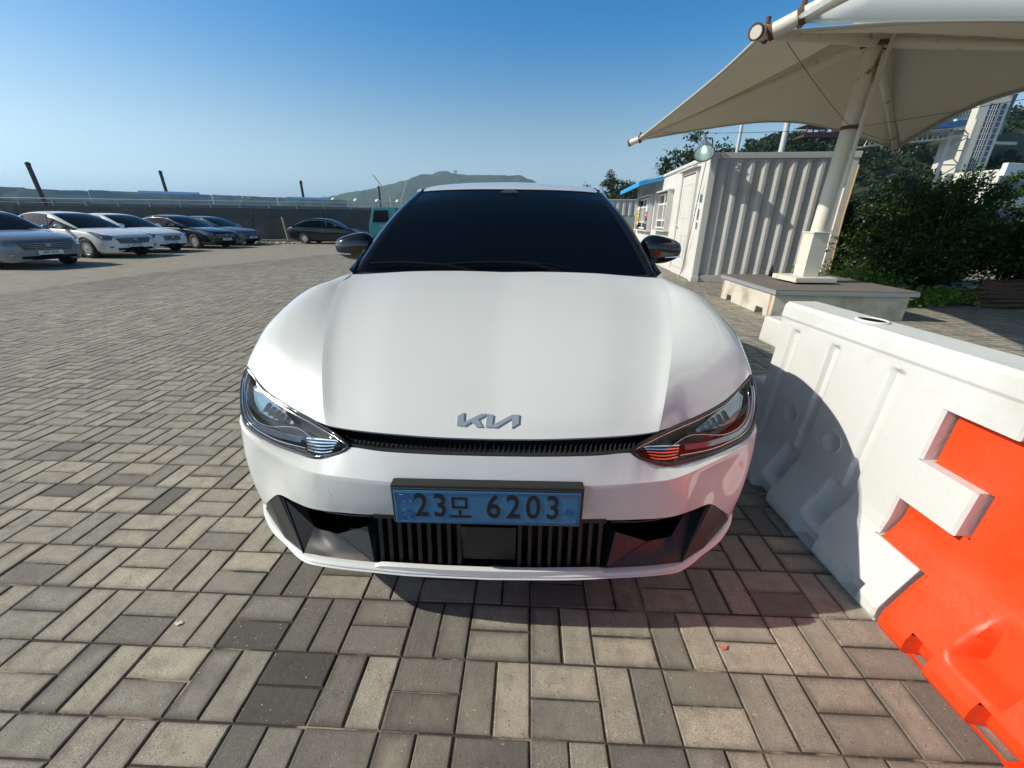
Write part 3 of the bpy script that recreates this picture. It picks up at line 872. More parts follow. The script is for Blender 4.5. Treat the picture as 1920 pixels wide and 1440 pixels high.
# vertical slats
mb = MB()
for k in range(-11, 12):
    u = k * .031
    if abs(u) < .088: continue
    tw = .010 * (1 if u > 0 else 1)
    zt, zb = .440, .258
    f = abs(u) / .34
    y0 = .060 + .02 * f * f
    vs = [(u - .006, y0 + .05, zt), (u - .0055, y0, zt), (u + .0055, y0 + .003, zt), (u + .006, y0 + .05, zt),
          (u - .006, y0 + .045, zb), (u - .0055, y0 - .024, zb), (u + .0055, y0 - .021, zb), (u + .006, y0 + .045, zb)]
    mb.add(vs, [(0, 1, 5, 4), (1, 2, 6, 5), (2, 3, 7, 6), (0, 3, 2, 1), (4, 5, 6, 7)], 0)
mb.box((0, .125, .36), (.72, .01, .18)); mb.box((0, .090, .256), (.70, .11, .006))
mb.box((0, .078, .447), (.70, .05, .012))
lower = mb.build('lower_grille', M['black_plastic'], CAR)
mb = MB()
mb.box((-.002, .066, .350), (.168, .02, .125))
for k in range(-2, 3): mb.box((k * .031, .062, .435), (.004, .02, .022))
mb.build('radar_cover', M['black_plastic'], lower, bevel=.002)
mb = MB()
mb.box((0, .10, .450), (.66, .05, .012))
for sg in (1, -1):
    # two curved horizontal vanes at each side
    for (pts) in ([(.33, .085, .438), (.46, .09, .432), (.56, .115, .425), (.63, .15, .424), (.67, .19, .436)], [(.38, .11, .400), (.48, .12, .397), (.57, .145, .397), (.64, .19, .408), (.67, .22, .425)]):
        c = [Vector((sg * a, b, z)) for a, b, z in pts]
        g = [[p + Vector((0, 0, -.004)) for p in cr(c, 6)], [p + Vector((0, -.004, .000)) for p in cr(c, 6)], [p + Vector((0, .0, .004)) for p in cr(c, 6)], [p + Vector((0, .07, .012)) for p in cr(c, 6)]]
        mb.grid(g, 0, True, flip=sg < 0)
mb.build('intake_vane', M['black_gloss'], CAR)
# satin grey side blades
for sg in (1, -1):
    mb = MB()
    q = lambda *p: Vector((sg * p[0], p[1], p[2]))
    a = q(.715, .200, .396); a2 = q(.735, .205, .412); b = q(.620, .100, .250)
    c = q(.862, .300, .262); c2 = q(.72, .168, .248); d = q(.800, .245, .350)
    e = q(.69, .25, .39); f = q(.598, .155, .312); h = q(.500, .135, .318)
    i_ = q(.508, .122, .314); g_ = q(.368, .056, .262); j = q(.398, .110, .360); k_ = q(.44, .11, .375)
    F = lambda *P: mb.add(list(P), [tuple(range(len(P))) if sg < 0 else tuple(reversed(range(len(P))))], 0, False)
    F(a2, d, c, c2, b); F(a, a2, b)                           # outer blade
    mbk = MB(); mbk.add([a, b, f, e], [(0, 1, 2, 3) if sg < 0 else (3, 2, 1, 0)], 0); mbk.build('blade_inner_wall', M['black_plastic'], CAR)
    rg3 = [[b, b.lerp(f, .33), b.lerp(f, .66), f], [b.lerp(q(.48, .068, .256), .5), q(.55, .098, .268), q(.56, .128, .286), q(.575, .150, .305)], [q(.48, .068, .256), q(.495, .088, .268), q(.515, .112, .288), q(.54, .138, .308)], [g_, g_.lerp(i_, .33) + Vector((0, .004, -.002)), g_.lerp(i_, .66) + Vector((0, .004, -.002)), i_]]
    mb.grid(surf(rg3, 5, 5), 0, True, flip=sg < 0)    # floor ramp
    F(i_, g_, j)                                              # pyramid face
    F(g_, q(.36, .12, .27), q(.38, .16, .36), j)
    mb.tube([a, b], .003, 6)
    mb.tube([i_, g_], .0022, 6)
    mb.build('side_blade', M['grey_trim'], CAR)

# --- number plate with holder
PL = empty('number_plate', (-.0, -.004, .533), 0, parent=CAR)
mb = MB()
mb.box((0, .022, .004), (.535, .034, .128))
mb.box((0, .0045, .0), (.530, .006, .120))
mb.build('plate_holder', M['black_plastic'], PL, bevel=.006, seg=3)
mb = MB(); mb.box((0, .0, 0), (.518, .003, .110))
mb.build('plate', M['plate_blue'], PL, bevel=.0045, seg=2)
mb = MB()
rim = [Vector((x, -.0018, z)) for x, z in ((-.252, -.049), (.252, -.049), (.252, .049), (-.252, .049), (-.252, -.049))]
mb.tube(rim, .0016, 6, cap=False)
mb.build('plate_rim', M['plate_blue'], PL)
def text_mesh(txt, size, name, mat, parent, loc, rot=(R(90), 0, 0), ext=.0008, sx=1.0, bold=0.0, align='LEFT'):
    cu = bpy.data.curves.new(name, 'FONT'); cu.body = txt; cu.size = size; cu.extrude = ext; cu.offset = bold; cu.align_x = align; cu.align_y = 'CENTER'
    o = bpy.data.objects.new(name, cu); COL.objects.link(o)
    bpy.context.view_layer.update()
    me = bpy.data.meshes.new_from_object(o.evaluated_get(bpy.context.evaluated_depsgraph_get()))
    bpy.data.objects.remove(o)
    me.name = name
    me.materials.clear(); me.materials.append(mat)
    o = bpy.data.objects.new(name, me); COL.objects.link(o)
    o.location = loc; o.rotation_euler = rot; o.scale = (sx, 1, 1)
    if parent: o.parent = parent
    return o
for ch, x in (('2', -.205), ('3', -.152), ('6', -.003), ('2', .052), ('0', .107), ('3', .162)):
    text_mesh(ch, .108, 'digit', M['plate_ink'], PL, (x, -.0022, .003), sx=.78, bold=.0012)
mb = MB()   # the syllable mo
for c, d in (((-.076, -.002, .032), (.044, .0012, .007)), ((-.076, -.002, .002), (.044, .0012, .007)), ((-.0945, -.002, .017), (.007, .0012, .036)), ((-.0575, -.002, .017), (.007, .0012, .036)),
             ((-.076, -.002, -.017), (.007, .0012, .020)), ((-.076, -.002, -.029), (.062, .0012, .007))):
    mb.box(c, d)
mb.build('hangul_letter', M['plate_ink'], PL)
mb = MB()   # car-and-plug symbol and round mark on the left of the plate
car_o = [(-.246, .018), (-.247, .034), (-.242, .041), (-.225, .042), (-.214, .034), (-.207, .030), (-.206, .019), (-.212, .018), (-.216, .014), (-.221, .018), (-.231, .018), (-.236, .014), (-.241, .018), (-.246, .018)]
mb.tube([(x, -.0019, z) for x, z in car_o], .0011, 5, cap=False)
for c, d in (((-.231, -.0019, .029), (.010, .001, .008)), ((-.222, -.0019, .031), (.007, .001, .0015)), ((-.222, -.0019, .027), (.007, .001, .0015)), ((-.239, -.0019, .029), (.007, .001, .0014))): mb.box(c, d)
for rr in (.0185, .012): mb.tube([(-.224 + rr * math.cos(a), -.0019, -.027 + rr * math.sin(a)) for a in [2 * math.pi * k / 28 for k in range(29)]], .0007, 5, cap=False)
for k in range(14):
    a = 2 * math.pi * k / 14
    mb.tube([(-.224 + r_ * math.cos(a + .2 * (r_ > .014)), -.0019, -.027 + r_ * math.sin(a)) for r_ in (.0125, .0175)], .0007, 4)
mb.tube([(-.232, -.0019, -.028), (-.226, -.0019, -.023), (-.222, -.0019, -.031), (-.216, -.0019, -.026)], .0016, 5)
mb.build('plate_symbol', M['plate_ink_blue'], PL)
text_mesh('EV', .030, 'plate_text', M['plate_ink_blue'], PL, (.214, -.0021, -.003), rot=(R(90), R(20), 0), bold=.0006, sx=.85)

# --- windscreen, pillars, roof, side glass
wb = [Vector(p) for p in ((0,1.13,1.040),(.25,1.128,1.040),(.48,1.12,1.038),(.70,1.11,1.034))]
wt = [Vector(p) for p in ((0,1.97,1.458),(.22,1.975,1.457),(.42,1.985,1.452),(.553,1.995,1.444))]
def interp_rows(a, b, n, bulge):
    out = []
    for k in range(n + 1):
        t = k / n
        out.append([p.lerp(q, t) + Vector((0, -.25, .9)) * (bulge * math.sin(math.pi * t)) for p, q in zip(a, b)])
    return out
GW = surf(interp_rows(wb, wt, 4, .035), 5, 6)
mb = MB()
fullw = [list(reversed([Vector((-p.x, p.y, p.z)) for p in r[1:]])) + r for r in GW]
mb.grid(fullw, 0, True)
mb.build('windscreen', M['car_glass'], CAR)
mb = MB()
mb.add([(-.062, 1.885, 1.437), (.062, 1.885, 1.437), (.030, 1.925, 1.457), (-.030, 1.925, 1.457)], [(0, 1, 2, 3)], 0)
M['cam_tint'] = principled('camera_housing_tint', (.05, .055, .06), rough=.4)
mb.build('mirror_camera', M['cam_tint'], CAR)
for sg in (1, -1):
    mb = MB()
    inner = [GW[i][-1] for i in range(len(GW))]
    n = len(inner)
    g = [[], [], [], []]
    for i, p in enumerate(inner):
        t = i / (n - 1)
        o = Vector((.762, 1.13, 1.022)).lerp(Vector((.605, 1.98, 1.437)), t) + Vector((0, -.01, .03)) * math.sin(math.pi * t)
        g[0].append(sgnv(p + Vector((-.012, 0, -.004)), sg)); g[1].append(sgnv(p + Vector((.01, -.004, .007)), sg))
        g[2].append(sgnv(o + Vector((-.008, -.006, .006)), sg)); g[3].append(sgnv(o + Vector((.012, .04, -.02)), sg))
    mb.grid(g, 0, True, flip=sg < 0)
    mb.build('door_pillar', M['black_gloss'], CAR)
# roof panel
RF = [
 [(0,1.965,1.461),(.22,1.97,1.460),(.42,1.98,1.455),(.553,1.99,1.447),(.575,2.0,1.440)],
 [(0,2.15,1.503),(.22,2.15,1.500),(.42,2.15,1.492),(.555,2.15,1.480),(.592,2.16,1.463)],
 [(0,2.45,1.538),(.22,2.45,1.534),(.42,2.45,1.524),(.56,2.45,1.508),(.605,2.45,1.487)],
 [(0,2.8,1.545),(.22,2.8,1.541),(.42,2.8,1.53),(.555,2.8,1.513),(.60,2.8,1.49)],
 [(0,3.3,1.515),(.22,3.3,1.51),(.42,3.3,1.498),(.53,3.3,1.48),(.57,3.3,1.455)],
 [(0,3.8,1.42),(.22,3.8,1.415),(.4,3.8,1.40),(.49,3.8,1.38),(.53,3.8,1.355)],
 [(0,4.15,1.30),(.2,4.15,1.296),(.38,4.14,1.28),(.47,4.13,1.26),(.50,4.12,1.23)]]
mb = MB()
GR_ = surf(RF, 6, 6)
fr = [list(reversed([Vector((-p.x, p.y, p.z)) for p in r[1:]])) + r for r in GR_]
mb.grid(fr, 0, True)
mb.build('roof', M['white_paint'], CAR)
# bright roof rail corners (white) beside the roof and the side glass below
for sg in (1, -1):
    mb = MB()
    rail_o = [Vector((.606, 2.0, 1.436)), Vector((.64, 2.15, 1.452)), Vector((.655, 2.45, 1.462)), Vector((.65, 2.8, 1.462)), Vector((.625, 3.3, 1.43)), Vector((.58, 3.8, 1.33)), Vector((.55, 4.1, 1.22))]
    rail_i = [Vector((.58, 1.995, 1.444)), Vector((.602, 2.15, 1.472)), Vector((.612, 2.45, 1.492)), Vector((.607, 2.8, 1.494)), Vector((.58, 3.3, 1.46)), Vector((.54, 3.8, 1.36)), Vector((.51, 4.1, 1.25))]
    A, Bq = cr(rail_i, 6), cr(rail_o, 6)
    g = [[sgnv(p, sg) for p in A], [sgnv(p.lerp(q, .5) + Vector((.005, 0, .006)), sg) for p, q in zip(A, Bq)], [sgnv(p, sg) for p in Bq]]
    mb.grid(g, 0, True, flip=sg < 0)
    mb.build('roof_rail', M['white_paint'], CAR)
    mb = MB()
    belt = [GB[i][0] for i in range(len(GB)) if 1.05 < GB[i][0].y < 4.3]
    topl = cr([Vector((.755, 1.16, 1.04))] + [p + Vector((0, 0, -.004)) for p in rail_o], 8)
    nb2 = 40
    def samp(L, t):
        x = t * (len(L) - 1); i = min(int(x), len(L) - 2); return L[i].lerp(L[i + 1], x - i)
    g = [[sgnv(samp(belt, k / nb2), sg) for k in range(nb2 + 1)],
         [sgnv(samp(belt, k / nb2).lerp(samp(topl, k / nb2), .5) + Vector((.02, 0, .01)), sg) for k in range(nb2 + 1)],
         [sgnv(samp(topl, k / nb2), sg) for k in range(nb2 + 1)]]
    mb.grid(g, 0, True, flip=sg < 0)
    mb.build('side_window', M['car_glass'], CAR)
    # door seams
    for v0 in (1.32, 2.33, 3.30):
        mb = MB()
        row = min(range(len(GB)), key=lambda i: abs(GB[i][20].y - v0))
        pts = [sgnv(p + Vector((.0006, 0, 0)), sg) for p in GB[row][4:]]
        mb.tube(pts, .0022, 5)
        mb.build('door_seam', M['void_black'], CAR)
    for v0 in (2.15, 3.12):
        mb = MB()
        mb.box((sg * .925, v0, .86), (.016, .20, .022))
        mb.build('door_handle', M['black_gloss'], CAR, bevel=.004)
# rear window and tail
mb = MB()
rw0 = [Vector((x, 4.13 - .02 * abs(x), 1.295 - .1 * x * x)) for x in (-.48, -.24, 0, .24, .48)]
rw1 = [Vector((x * 1.4, 4.60 - .14 * abs(x), 1.06)) for x in (-.48, -.24, 0, .24, .48)]
mb.grid([rw0, rw1], 0, True)
mb.build('rear_window', M['car_glass'], CAR)

# cowl below the screen and the wipers
mb = MB()
g = [[Vector((x, 1.09 - .02 * (x / .7) ** 2, 1.018)) for x in (-.74, -.5, 0, .5, .74)], [Vector((x, 1.17 - .02 * (x / .7) ** 2, 1.052)) for x in (-.74, -.5, 0, .5, .74)]]
mb.grid(g, 0, True)
mb.build('cowl', M['black_plastic'], CAR)
def ws_pt(u, t, off):
    x = t * (len(GW) - 1); i = min(int(x), len(GW) - 2)
    L = [a.lerp(b, x - i) for a, b in zip(GW[i], GW[i + 1])]
    uu = abs(u)
    for a, b in zip(L, L[1:]):
        if a.x <= uu <= b.x:
            p = a.lerp(b, (uu - a.x) / (b.x - a.x)); break
    else: p = L[-1]
    return Vector((u, p.y, p.z)) + Vector((0, -.38, .92)) * off
for (u0, t0, u1, t1, um, tm) in ((-.66, .045, -.22, -.02, -.40, .03), (-.36, .018, .34, .02, .02, .045)):
    mb = MB()
    pts = [ws_pt(u0, t0, .018), ws_pt(lerp(u0, um, .5), lerp(t0, tm, .55) + .006, .022), ws_pt(um, tm, .024), ws_pt(lerp(um, u1, .6), lerp(tm, t1, .4), .022), ws_pt(u1, max(0.0, t1), .014)]
    C_ = cr(pts, 6)
    mb.tube(C_, [.003 + .006 * math.sin(math.pi * min(1, .15 + k / len(C_))) for k in range(len(C_))], 6)
    mb.tube([ws_pt(um, tm, .026), ws_pt(um + .12, max(0, tm - .02), .03), Vector((um + .26, 1.12, 1.045))], .008, 6)
    mb.build('wiper', M['void_black'], CAR)

# --- door mirrors
for sg in (1, -1):
    mb = MB()
    # lofted shell: rings across u from the inner to the outer end
    rings = []
    secs = [(.745, 1.130, .034, .040), (.765, 1.132, .066, .062), (.80, 1.134, .078, .072), (.85, 1.132, .074, .074), (.90, 1.128, .066, .070), (.935, 1.126, .057, .062), (.960, 1.122, .047, .050), (.968, 1.121, .032, .034)]
    for (u, zc, hz, hy) in secs:
        ring = []
        for k in range(20):
            a = 2 * math.pi * k / 20
            cy, sz = math.cos(a), math.sin(a)
            ex = .75
            y = 1.50 + (-1 if cy > 0 else .55) * hy * abs(cy) ** ex
            z = zc + hz * (1 if sz > 0 else -1.05) * abs(sz) ** ex
            if sz < 0 and u > .9: z += (u - .9) * .22
            ring.append(Vector((sg * u, y + (u - .75) * .05, z)))
        rings.append(ring)
    nn = 20
    vs = [p for r_ in rings for p in r_]
    fs = []
    for i in range(len(rings) - 1):
        for k in range(nn):
            f = (i * nn + k, i * nn + (k + 1) % nn, (i + 1) * nn + (k + 1) % nn, (i + 1) * nn + k)
            fs.append(f if sg > 0 else tuple(reversed(f)))
    mb.add(vs, fs, 0, True)
    mb.add(rings[-1], [tuple(range(nn)) if sg > 0 else tuple(reversed(range(nn)))], 0)
    mb.tube([(sg * .735, 1.47, 1.052), (sg * .80, 1.48, 1.085)], .022, 8)
    mir_o = mb.build('side_mirror', M['black_gloss'], CAR)
    s_ = mir_o.modifiers.new('sub', 'SUBSURF'); s_.levels = 1; s_.render_levels = 2
    mb = MB()
    pts = [(sg * u, 1.50 - .0705 + (u - .75) * .05 + (0 if u < .93 else (u - .93) * .22), 1.096 + (u - .9) * .05) for u in (.87, .90, .92, .94, .957)]
    mb.grid([[Vector(p) + Vector((0, 0, -.004)) for p in pts], [Vector(p) + Vector((0, -.003, 0)) for p in pts], [Vector(p) + Vector((0, 0, .004)) for p in pts]], 0, True, flip=sg < 0)
    mb.build('turn_signal', M['chrome'], mir_o)

# --- wheels and underbody
def wheel(parent, c, rad, width, rim_mat, sg, spokes=5):
    """wheel in the parent's frame, axis along x; sg is the outward side"""
    Mx = Matrix.Rotation(R(90) * sg, 3, 'Y')
    w = empty('wheel', c, 0, parent=parent)
    mb = MB()
    mb.lathe([(rad * .62, width * .5), (rad * .70, width * .52), (rad * .86, width * .52), (rad * .96, width * .46), (rad, width * .36), (rad, -width * .36), (rad * .95, -width * .48), (rad * .6, -width * .5)], n=40, M=Mx)
    mb.build('tyre', M['rubber'], w)
    mb = MB()
    mb.lathe([(rad * .66, width * .46), (rad * .645, width * .50), (rad * .62, width * .50), (rad * .60, width * .40), (rad * .58, -width * .2), (.001, -width * .22)], n=40, M=Mx)
    mb.lathe([(rad * .15, width * .30), (rad * .15, width * .44), (rad * .10, width * .47), (.001, width * .47)], n=16, M=Mx)
    for k in range(spokes):
        for tw in (-.16, .16):
            a = 2 * math.pi * k / spokes + R(90)
            d = Vector((math.cos(a), math.sin(a), 0)); e = Vector((math.cos(a + tw), math.sin(a + tw), 0))
            t_ = Vector((-math.sin(a), math.cos(a), 0))
            P = [d * rad * .10 + t_ * rad * .06, d * rad * .10 - t_ * rad * .06, e * rad * .63 - t_ * rad * .035, e * rad * .63 + t_ * rad * .035]
            vs = [Mx @ (p + Vector((0, 0, z))) for z in (width * .30, width * .45) for p in P]
            mb.add(vs, [(0, 3, 2, 1), (4, 5, 6, 7), (0, 1, 5, 4), (1, 2, 6, 5), (2, 3, 7, 6), (3, 0, 4, 7)], 0)
    mb.build('rim', rim_mat, w)
    return w
for (v0, w0) in AX:
    for sg in (1, -1):
        wheel(CAR, (sg * .83, v0, .36), .36, .235, M['alloy'], sg)
mb = MB()
mb.box((0, 2.35, .245), (1.60, 4.0, .12))
mb.box((0, .45, .26), (1.3, .3, .06))
mb.box((0, 2.75, .60), (1.22, 3.3, .6))
mb.box((0, .75, .42), (1.16, .7, .3))
mb.build('underbody', M['void_black'], CAR)
# ------------------------------------------------------------------ plastic water-filled barriers
def plastic(name, col, dirt, sss):
    m = principled(name, col, rough=.42, var=.04, vscale=3, bump=.0012, bscale=55, dirt=dirt, dscale=2.4, dlo=.50, dhi=.78, spec=.4)
    b = m.node_tree.nodes['Principled BSDF']
    b.inputs['Subsurface Weight'].default_value = sss
    b.inputs['Subsurface Scale'].default_value = .01
    b.inputs['Subsurface Radius'].default_value = (1, .9, .8) if sss and col[1] > .5 else (1, .2, .1)
    return m
M['barrier_white'] = plastic('barrier_white_plastic', (0.64, 0.66, 0.64), (0.52, 0.52, 0.47), .25)
M['barrier_orange'] = plastic('barrier_orange_plastic', (0.78, 0.062, 0.010), (0.74, 0.09, 0.03), .15)
ZS = [0, .02, .06, .12, .20, .25, .30, .55, .83, .842, .895, .91]
HS = [.200, .213, .212, .186, .148, .125, .116, .101, .086, .092, .086, .072]
def hprof(z): return float(np.interp(z, ZS, HS))
def sstep(a, b, x):
    t = max(0, min(1, (x - a) / (b - a))); return t * t * (3 - 2 * t)
def barrier(name, mat, yc, bands, inset, ribs, pockets, discs, slots, label, topcap=True):
    """bands: (z0, z1, y0, y1); built about (1.46, yc)"""
    XC = 1.46
    rt = empty(name, (XC, yc, 0), 0, label, 'barrier')
    def hh(y, z):
        h = hprof(z)
        if inset: h -= inset * sstep(.20, .34, z)
        for (yr, z1) in ribs:
            d = abs(y - yr)
            if d < .045 and .22 < z < z1 + .02:
                h -= .019 * (1 - sstep(.017, .030, d)) * (1 - sstep(z1 - .012, z1 + .012, z))
        for (yp, w, zt) in pockets:
            d = abs(y - yp)
            if d < w + .02 and .09 < z < zt + .04:
                h -= max(0, (h - .100)) * (1 - sstep(w - .012, w + .01, d)) * sstep(.105, .125, z) * (1 - .0 * z) * (1 if z < zt else 1 - sstep(zt, zt + .03, z))
        for (yd, zd, r) in discs:
            d = math.hypot(y - yd, z - zd)
            if d < r + .01: h += .009 * (1 - sstep(r - .008, r + .004, d))
        return h
    mb = MB()
    for (z0, z1, y0, y1) in bands:
        nz = max(3, int((z1 - z0) / .009)); ny = max(4, int((y1 - y0) / .009))
        zz = sorted(set([z0 + (z1 - z0) * i / nz for i in range(nz + 1)] + [z for z in ZS if z0 < z < z1]))
        # rounded vertical ends
        def ys(): 
            base = [y0 + (y1 - y0) * i / ny for i in range(ny + 1)]
            return base
        Y = ys()
        for sg in (-1, 1):
            g = []
            for z in zz:
                row = []
                for y in Y:
                    e = min(y - y0, y1 - y)
                    rnd = .008 * (1 - min(1, e / .009)) ** 2
                    sl = 0
                    if z < .085:
                        for (a, b) in slots:
                            if a < y < b: sl = .05
                    row.append(Vector((sg * (hh(y, z) - rnd - sl), y - yc, z)))
                g.append(row)
            mb.grid(g, 0, True, flip=sg > 0)
        # ends and ledges
        for y in (y0, y1):
            g = [[Vector((s * (hh(y, z) - .008), y - yc, z)) for s in (-1, -.5, 0, .5, 1)] for z in zz]
            mb.grid(g, 0, False, flip=(y == y1))
        for z in (z0, z1):
            g = [[Vector((s * (hh(y, z) - .001), y - yc, z)) for s in (-1, 0, 1)] for y in Y]
            mb.grid(g, 0, False, flip=(z == z0))
    o = mb.build('barrier_shell', mat, rt, autosmooth=40)
    return rt
Y1 = 2.08
wb_ = barrier('plastic_barrier', M['barrier_white'], 1.53, [
    (0, .235, 1.02, 2.02), (.235, .395, 1.185, 2.10), (.395, .55, .995, 2.06), (.55, .735, 1.175, 2.06), (.735, .91, .975, 2.08)],
    0, [(1.94, .79), (1.68, .79), (1.375, .79)], [(1.41, .045, .27), (1.71, .045, .27)], [],
    [(1.33, 1.46), (1.10, 1.18), (1.66, 1.80)], 'white plastic water barrier with a round filler hole, close beside the white car')
for (yd, zd) in ((1.795, .42), (1.52, .42)):
    mb = MB()
    nx = Vector((-1, 0, .09)).normalized()
    mb.lathe([(.052, -.004), (.052, .002), (.047, .005), (.044, .001), (.001, .001)], c=(-hprof(zd), yd - 1.53, zd), n=36, M=nx.to_track_quat('Z', 'Y').to_matrix())
    mb.build('moulded_disc', M['barrier_white'], wb_)
# lower tongue that reaches to the far side
mb = MB()
def slab(y0, y1, z0, z1, mat, parent, yc, ins=.03, nm='joint_tongue'):
    mb = MB()
    zz = [z0 + (z1 - z0) * i / 6 for i in range(7)]
    for sg in (-1, 1):
        mb.grid([[Vector((sg * (hprof(z) - ins), y - yc, z)) for y in (y0, y1)] for z in zz], 0, False, flip=sg > 0)
    for y in (y0, y1): mb.grid([[Vector((s * (hprof(z) - ins), y - yc, z)) for s in (-1, 1)] for z in zz], 0, False, flip=(y == y1))
    for z in (z0, z1): mb.grid([[Vector((s * (hprof(z) - ins), y - yc, z)) for s in (-1, 1)] for y in (y0, y1)], 0, False, flip=(z == z0))
    return mb.build(nm, mat, parent, merge=True, bevel=.012, seg=3)
slab(2.06, 2.25, .66, .80, M['barrier_white'], wb_, 1.53, .02)
slab(2.06, 2.22, .30, .46, M['barrier_white'], wb_, 1.53, .02)
# filler hole
mb = MB()
ring = [Vector((.046 * math.cos(2 * math.pi * k / 32), .060 * math.sin(2 * math.pi * k / 32), 0)) for k in range(33)]
mb.tube([p + Vector((0, 0, .001)) for p in ring], .006, 6, cap=False)
hole_r = mb.build('filler_rim', M['barrier_white'], wb_, loc=(.0, 1.645 - 1.53, .911))
mb = MB(); mb.add([(p.x * .98, p.y * .98, .0015) for p in ring[:-1]], [tuple(range(32))], 0)
mb.build('filler_hole', M['void_black'], wb_, loc=(.0, 1.645 - 1.53, .911))
ob_ = barrier('plastic_barrier', M['barrier_orange'], .35, [
    (0, .235, -.45, 1.005), (.235, .395, -.30, 1.175), (.395, .55, -.45, .985), (.55, .735, -.3, 1.165), (.735, .91, -.45, .965)],
    .034, [(.72, .79), (.44, .79), (.12, .79)], [(.745, .065, .33), (.44, .05, .30), (.10, .05, .30)], [(.58, .42, .046), (.28, .42, .046)],
    [(.84, .90), (.55, .70), (.2, .3)], 'bright orange plastic water barrier interlocked with the white one at the right edge')

# ------------------------------------------------------------------ deck under the canopy
DK = empty('canopy_plinth', (4.6, 6.55, 0), R(-3.2), 'low concrete plinth with a weathered timber top carrying the canopy pole', 'plinth')
M['stained_conc'] = principled('pale_stained_concrete', (0.56, 0.53, 0.45), rough=.9, var=.22, vscale=5, bump=.004, bscale=35, dirt=(0.33, 0.27, 0.18), dscale=3, dlo=.5, dhi=.72)
M['deck_wood'] = principled('weathered_decking', (0.155, 0.14, 0.125), rough=.85, var=.3, vscale=9, bump=.002, bscale=90)
M['deck_edge'] = principled('deck_edge_metal', (0.33, 0.36, 0.38), rough=.5, metal=.3)
M['rust_stain'] = principled('rust_stained_concrete', (0.45, 0.25, 0.15), rough=.95, var=.4, vscale=14)
# blocks round the edge: left face x=-.87, front face y=-.82
def plinth_block(x0, x1, y0, y1, along, notches, mat):
    mb = MB()
    # a side elevation polygon with drain notches at the foot, extruded through the thickness
    if along == 'y':
        poly = [(y0, 0)]
        for (a, b, h) in notches: poly += [(a, 0), (a + .02, h), (b - .02, h), (b, 0)]
        poly += [(y1, 0), (y1, .345), (y0, .345)]
        mb.prism([Vector((x0, a, b)) for a, b in poly], (x1 - x0, 0, 0))
    else:
        poly = [(x0, 0)]
        for (a, b, h) in notches: poly += [(a, 0), (a + .02, h), (b - .02, h), (b, 0)]
        poly += [(x1, 0), (x1, .345), (x0, .345)]
        mb.prism([Vector((a, y0, b)) for a, b in poly], (0, y1 - y0, 0))
    return mb.build('concrete_block', mat, DK, merge=True, bevel=.012, seg=2)
plinth_block(-.90, -.66, -.82, .88, 'y', [(-.60, -.36, .10), (.46, .66, .10)], M['stained_conc'])
plinth_block(-.655, .92, -.80, -.56, 'x', [], M['stained_conc'])
plinth_block(.70, .93, -.55, .88, 'y', [], M['stained_conc'])
plinth_block(-.655, .69, .64, .88, 'x', [], M['stained_conc'])
mb = MB()
n = 15
for k in range(n):
    y = -.86 + k * (1.80 / n)
    mb.box((.02, y + .055, .4), (1.90, .112, .026))
mb.build('deck_board', M['deck_wood'], DK, bevel=.003, seg=1)
mb = MB()
mb.box((-.925, .03, .372), (.012, 1.82, .055)); mb.box((.02, -.868, .372), (1.9, .012, .05)); mb.box((.965, .03, .372), (.012, 1.8, .05))
mb.box((.02, .03, .362), (1.84, 1.74, .03))
mb.build('deck_edging', M['deck_edge'], DK)
for (y, w, dz) in ((-.74, .05, 0), (.83, .04, 0)):
    mb = MB()
    g = [[Vector((-.902, y + w * (s - .5) * (1 - .35 * t), .34 - t * .32)) for s in (0, 1)] for t in (0, .25, .5, .75, 1)]
    mb.grid(g, 0, False)
    mb.build('rust_streak', M['rust_stain'], DK)

# ------------------------------------------------------------------ tensile canopies
M['canopy_pole'] = principled('cream_painted_steel', (0.66, 0.63, 0.54), rough=.45, var=.06, vscale=4, dirt=(0.30, 0.15, 0.07), dscale=3.2, dlo=.61, dhi=.68)
def fabric_mat(name, col, tcol, tf):
    m, t, b = new_mat(name)
    N = t.nodes; Lk = t.links
    tc = N.new('ShaderNodeTexCoord')
    no = N.new('ShaderNodeTexNoise'); no.inputs['Scale'].default_value = 1.3; no.inputs['Detail'].default_value = 5; Lk.new(tc.outputs['Object'], no.inputs['Vector'])
    mx = N.new('ShaderNodeMix'); mx.data_type = 'RGBA'; mx.inputs[6].default_value = (*[c * .88 for c in col], 1); mx.inputs[7].default_value = (*[min(1, c * 1.08) for c in col], 1)
    Lk.new(no.outputs[0], mx.inputs[0]); Lk.new(mx.outputs[2], b.inputs['Base Color'])
    b.inputs['Roughness'].default_value = .7
    n2 = N.new('ShaderNodeTexNoise'); n2.inputs['Scale'].default_value = 260; Lk.new(tc.outputs['Object'], n2.inputs['Vector'])
    bp = N.new('ShaderNodeBump'); bp.inputs['Distance'].default_value = .0015; Lk.new(n2.outputs[0], bp.inputs['Height']); Lk.new(bp.outputs[0], b.inputs['Normal'])
    tl = N.new('ShaderNodeBsdfTranslucent'); tl.inputs[0].default_value = (*tcol, 1)
    ms = N.new('ShaderNodeMixShader'); ms.inputs[0].default_value = tf
    Lk.new(b.outputs[0], ms.inputs[1]); Lk.new(tl.outputs[0], ms.inputs[2]); Lk.new(ms.outputs[0], N['Material Output'].inputs[0])
    return m
M['canopy_fabric'] = fabric_mat('aged_canopy_fabric', (0.64, 0.61, 0.53), (0.62, 0.585, 0.48), .34)
M['canopy_fabric_white'] = fabric_mat('newer_canopy_fabric', (0.80, 0.84, 0.82), (0.95, 0.98, 0.96), .80)
M['steel_cable'] = principled('steel_cable', (0.12, 0.11, 0.10), rough=.5, metal=.5)

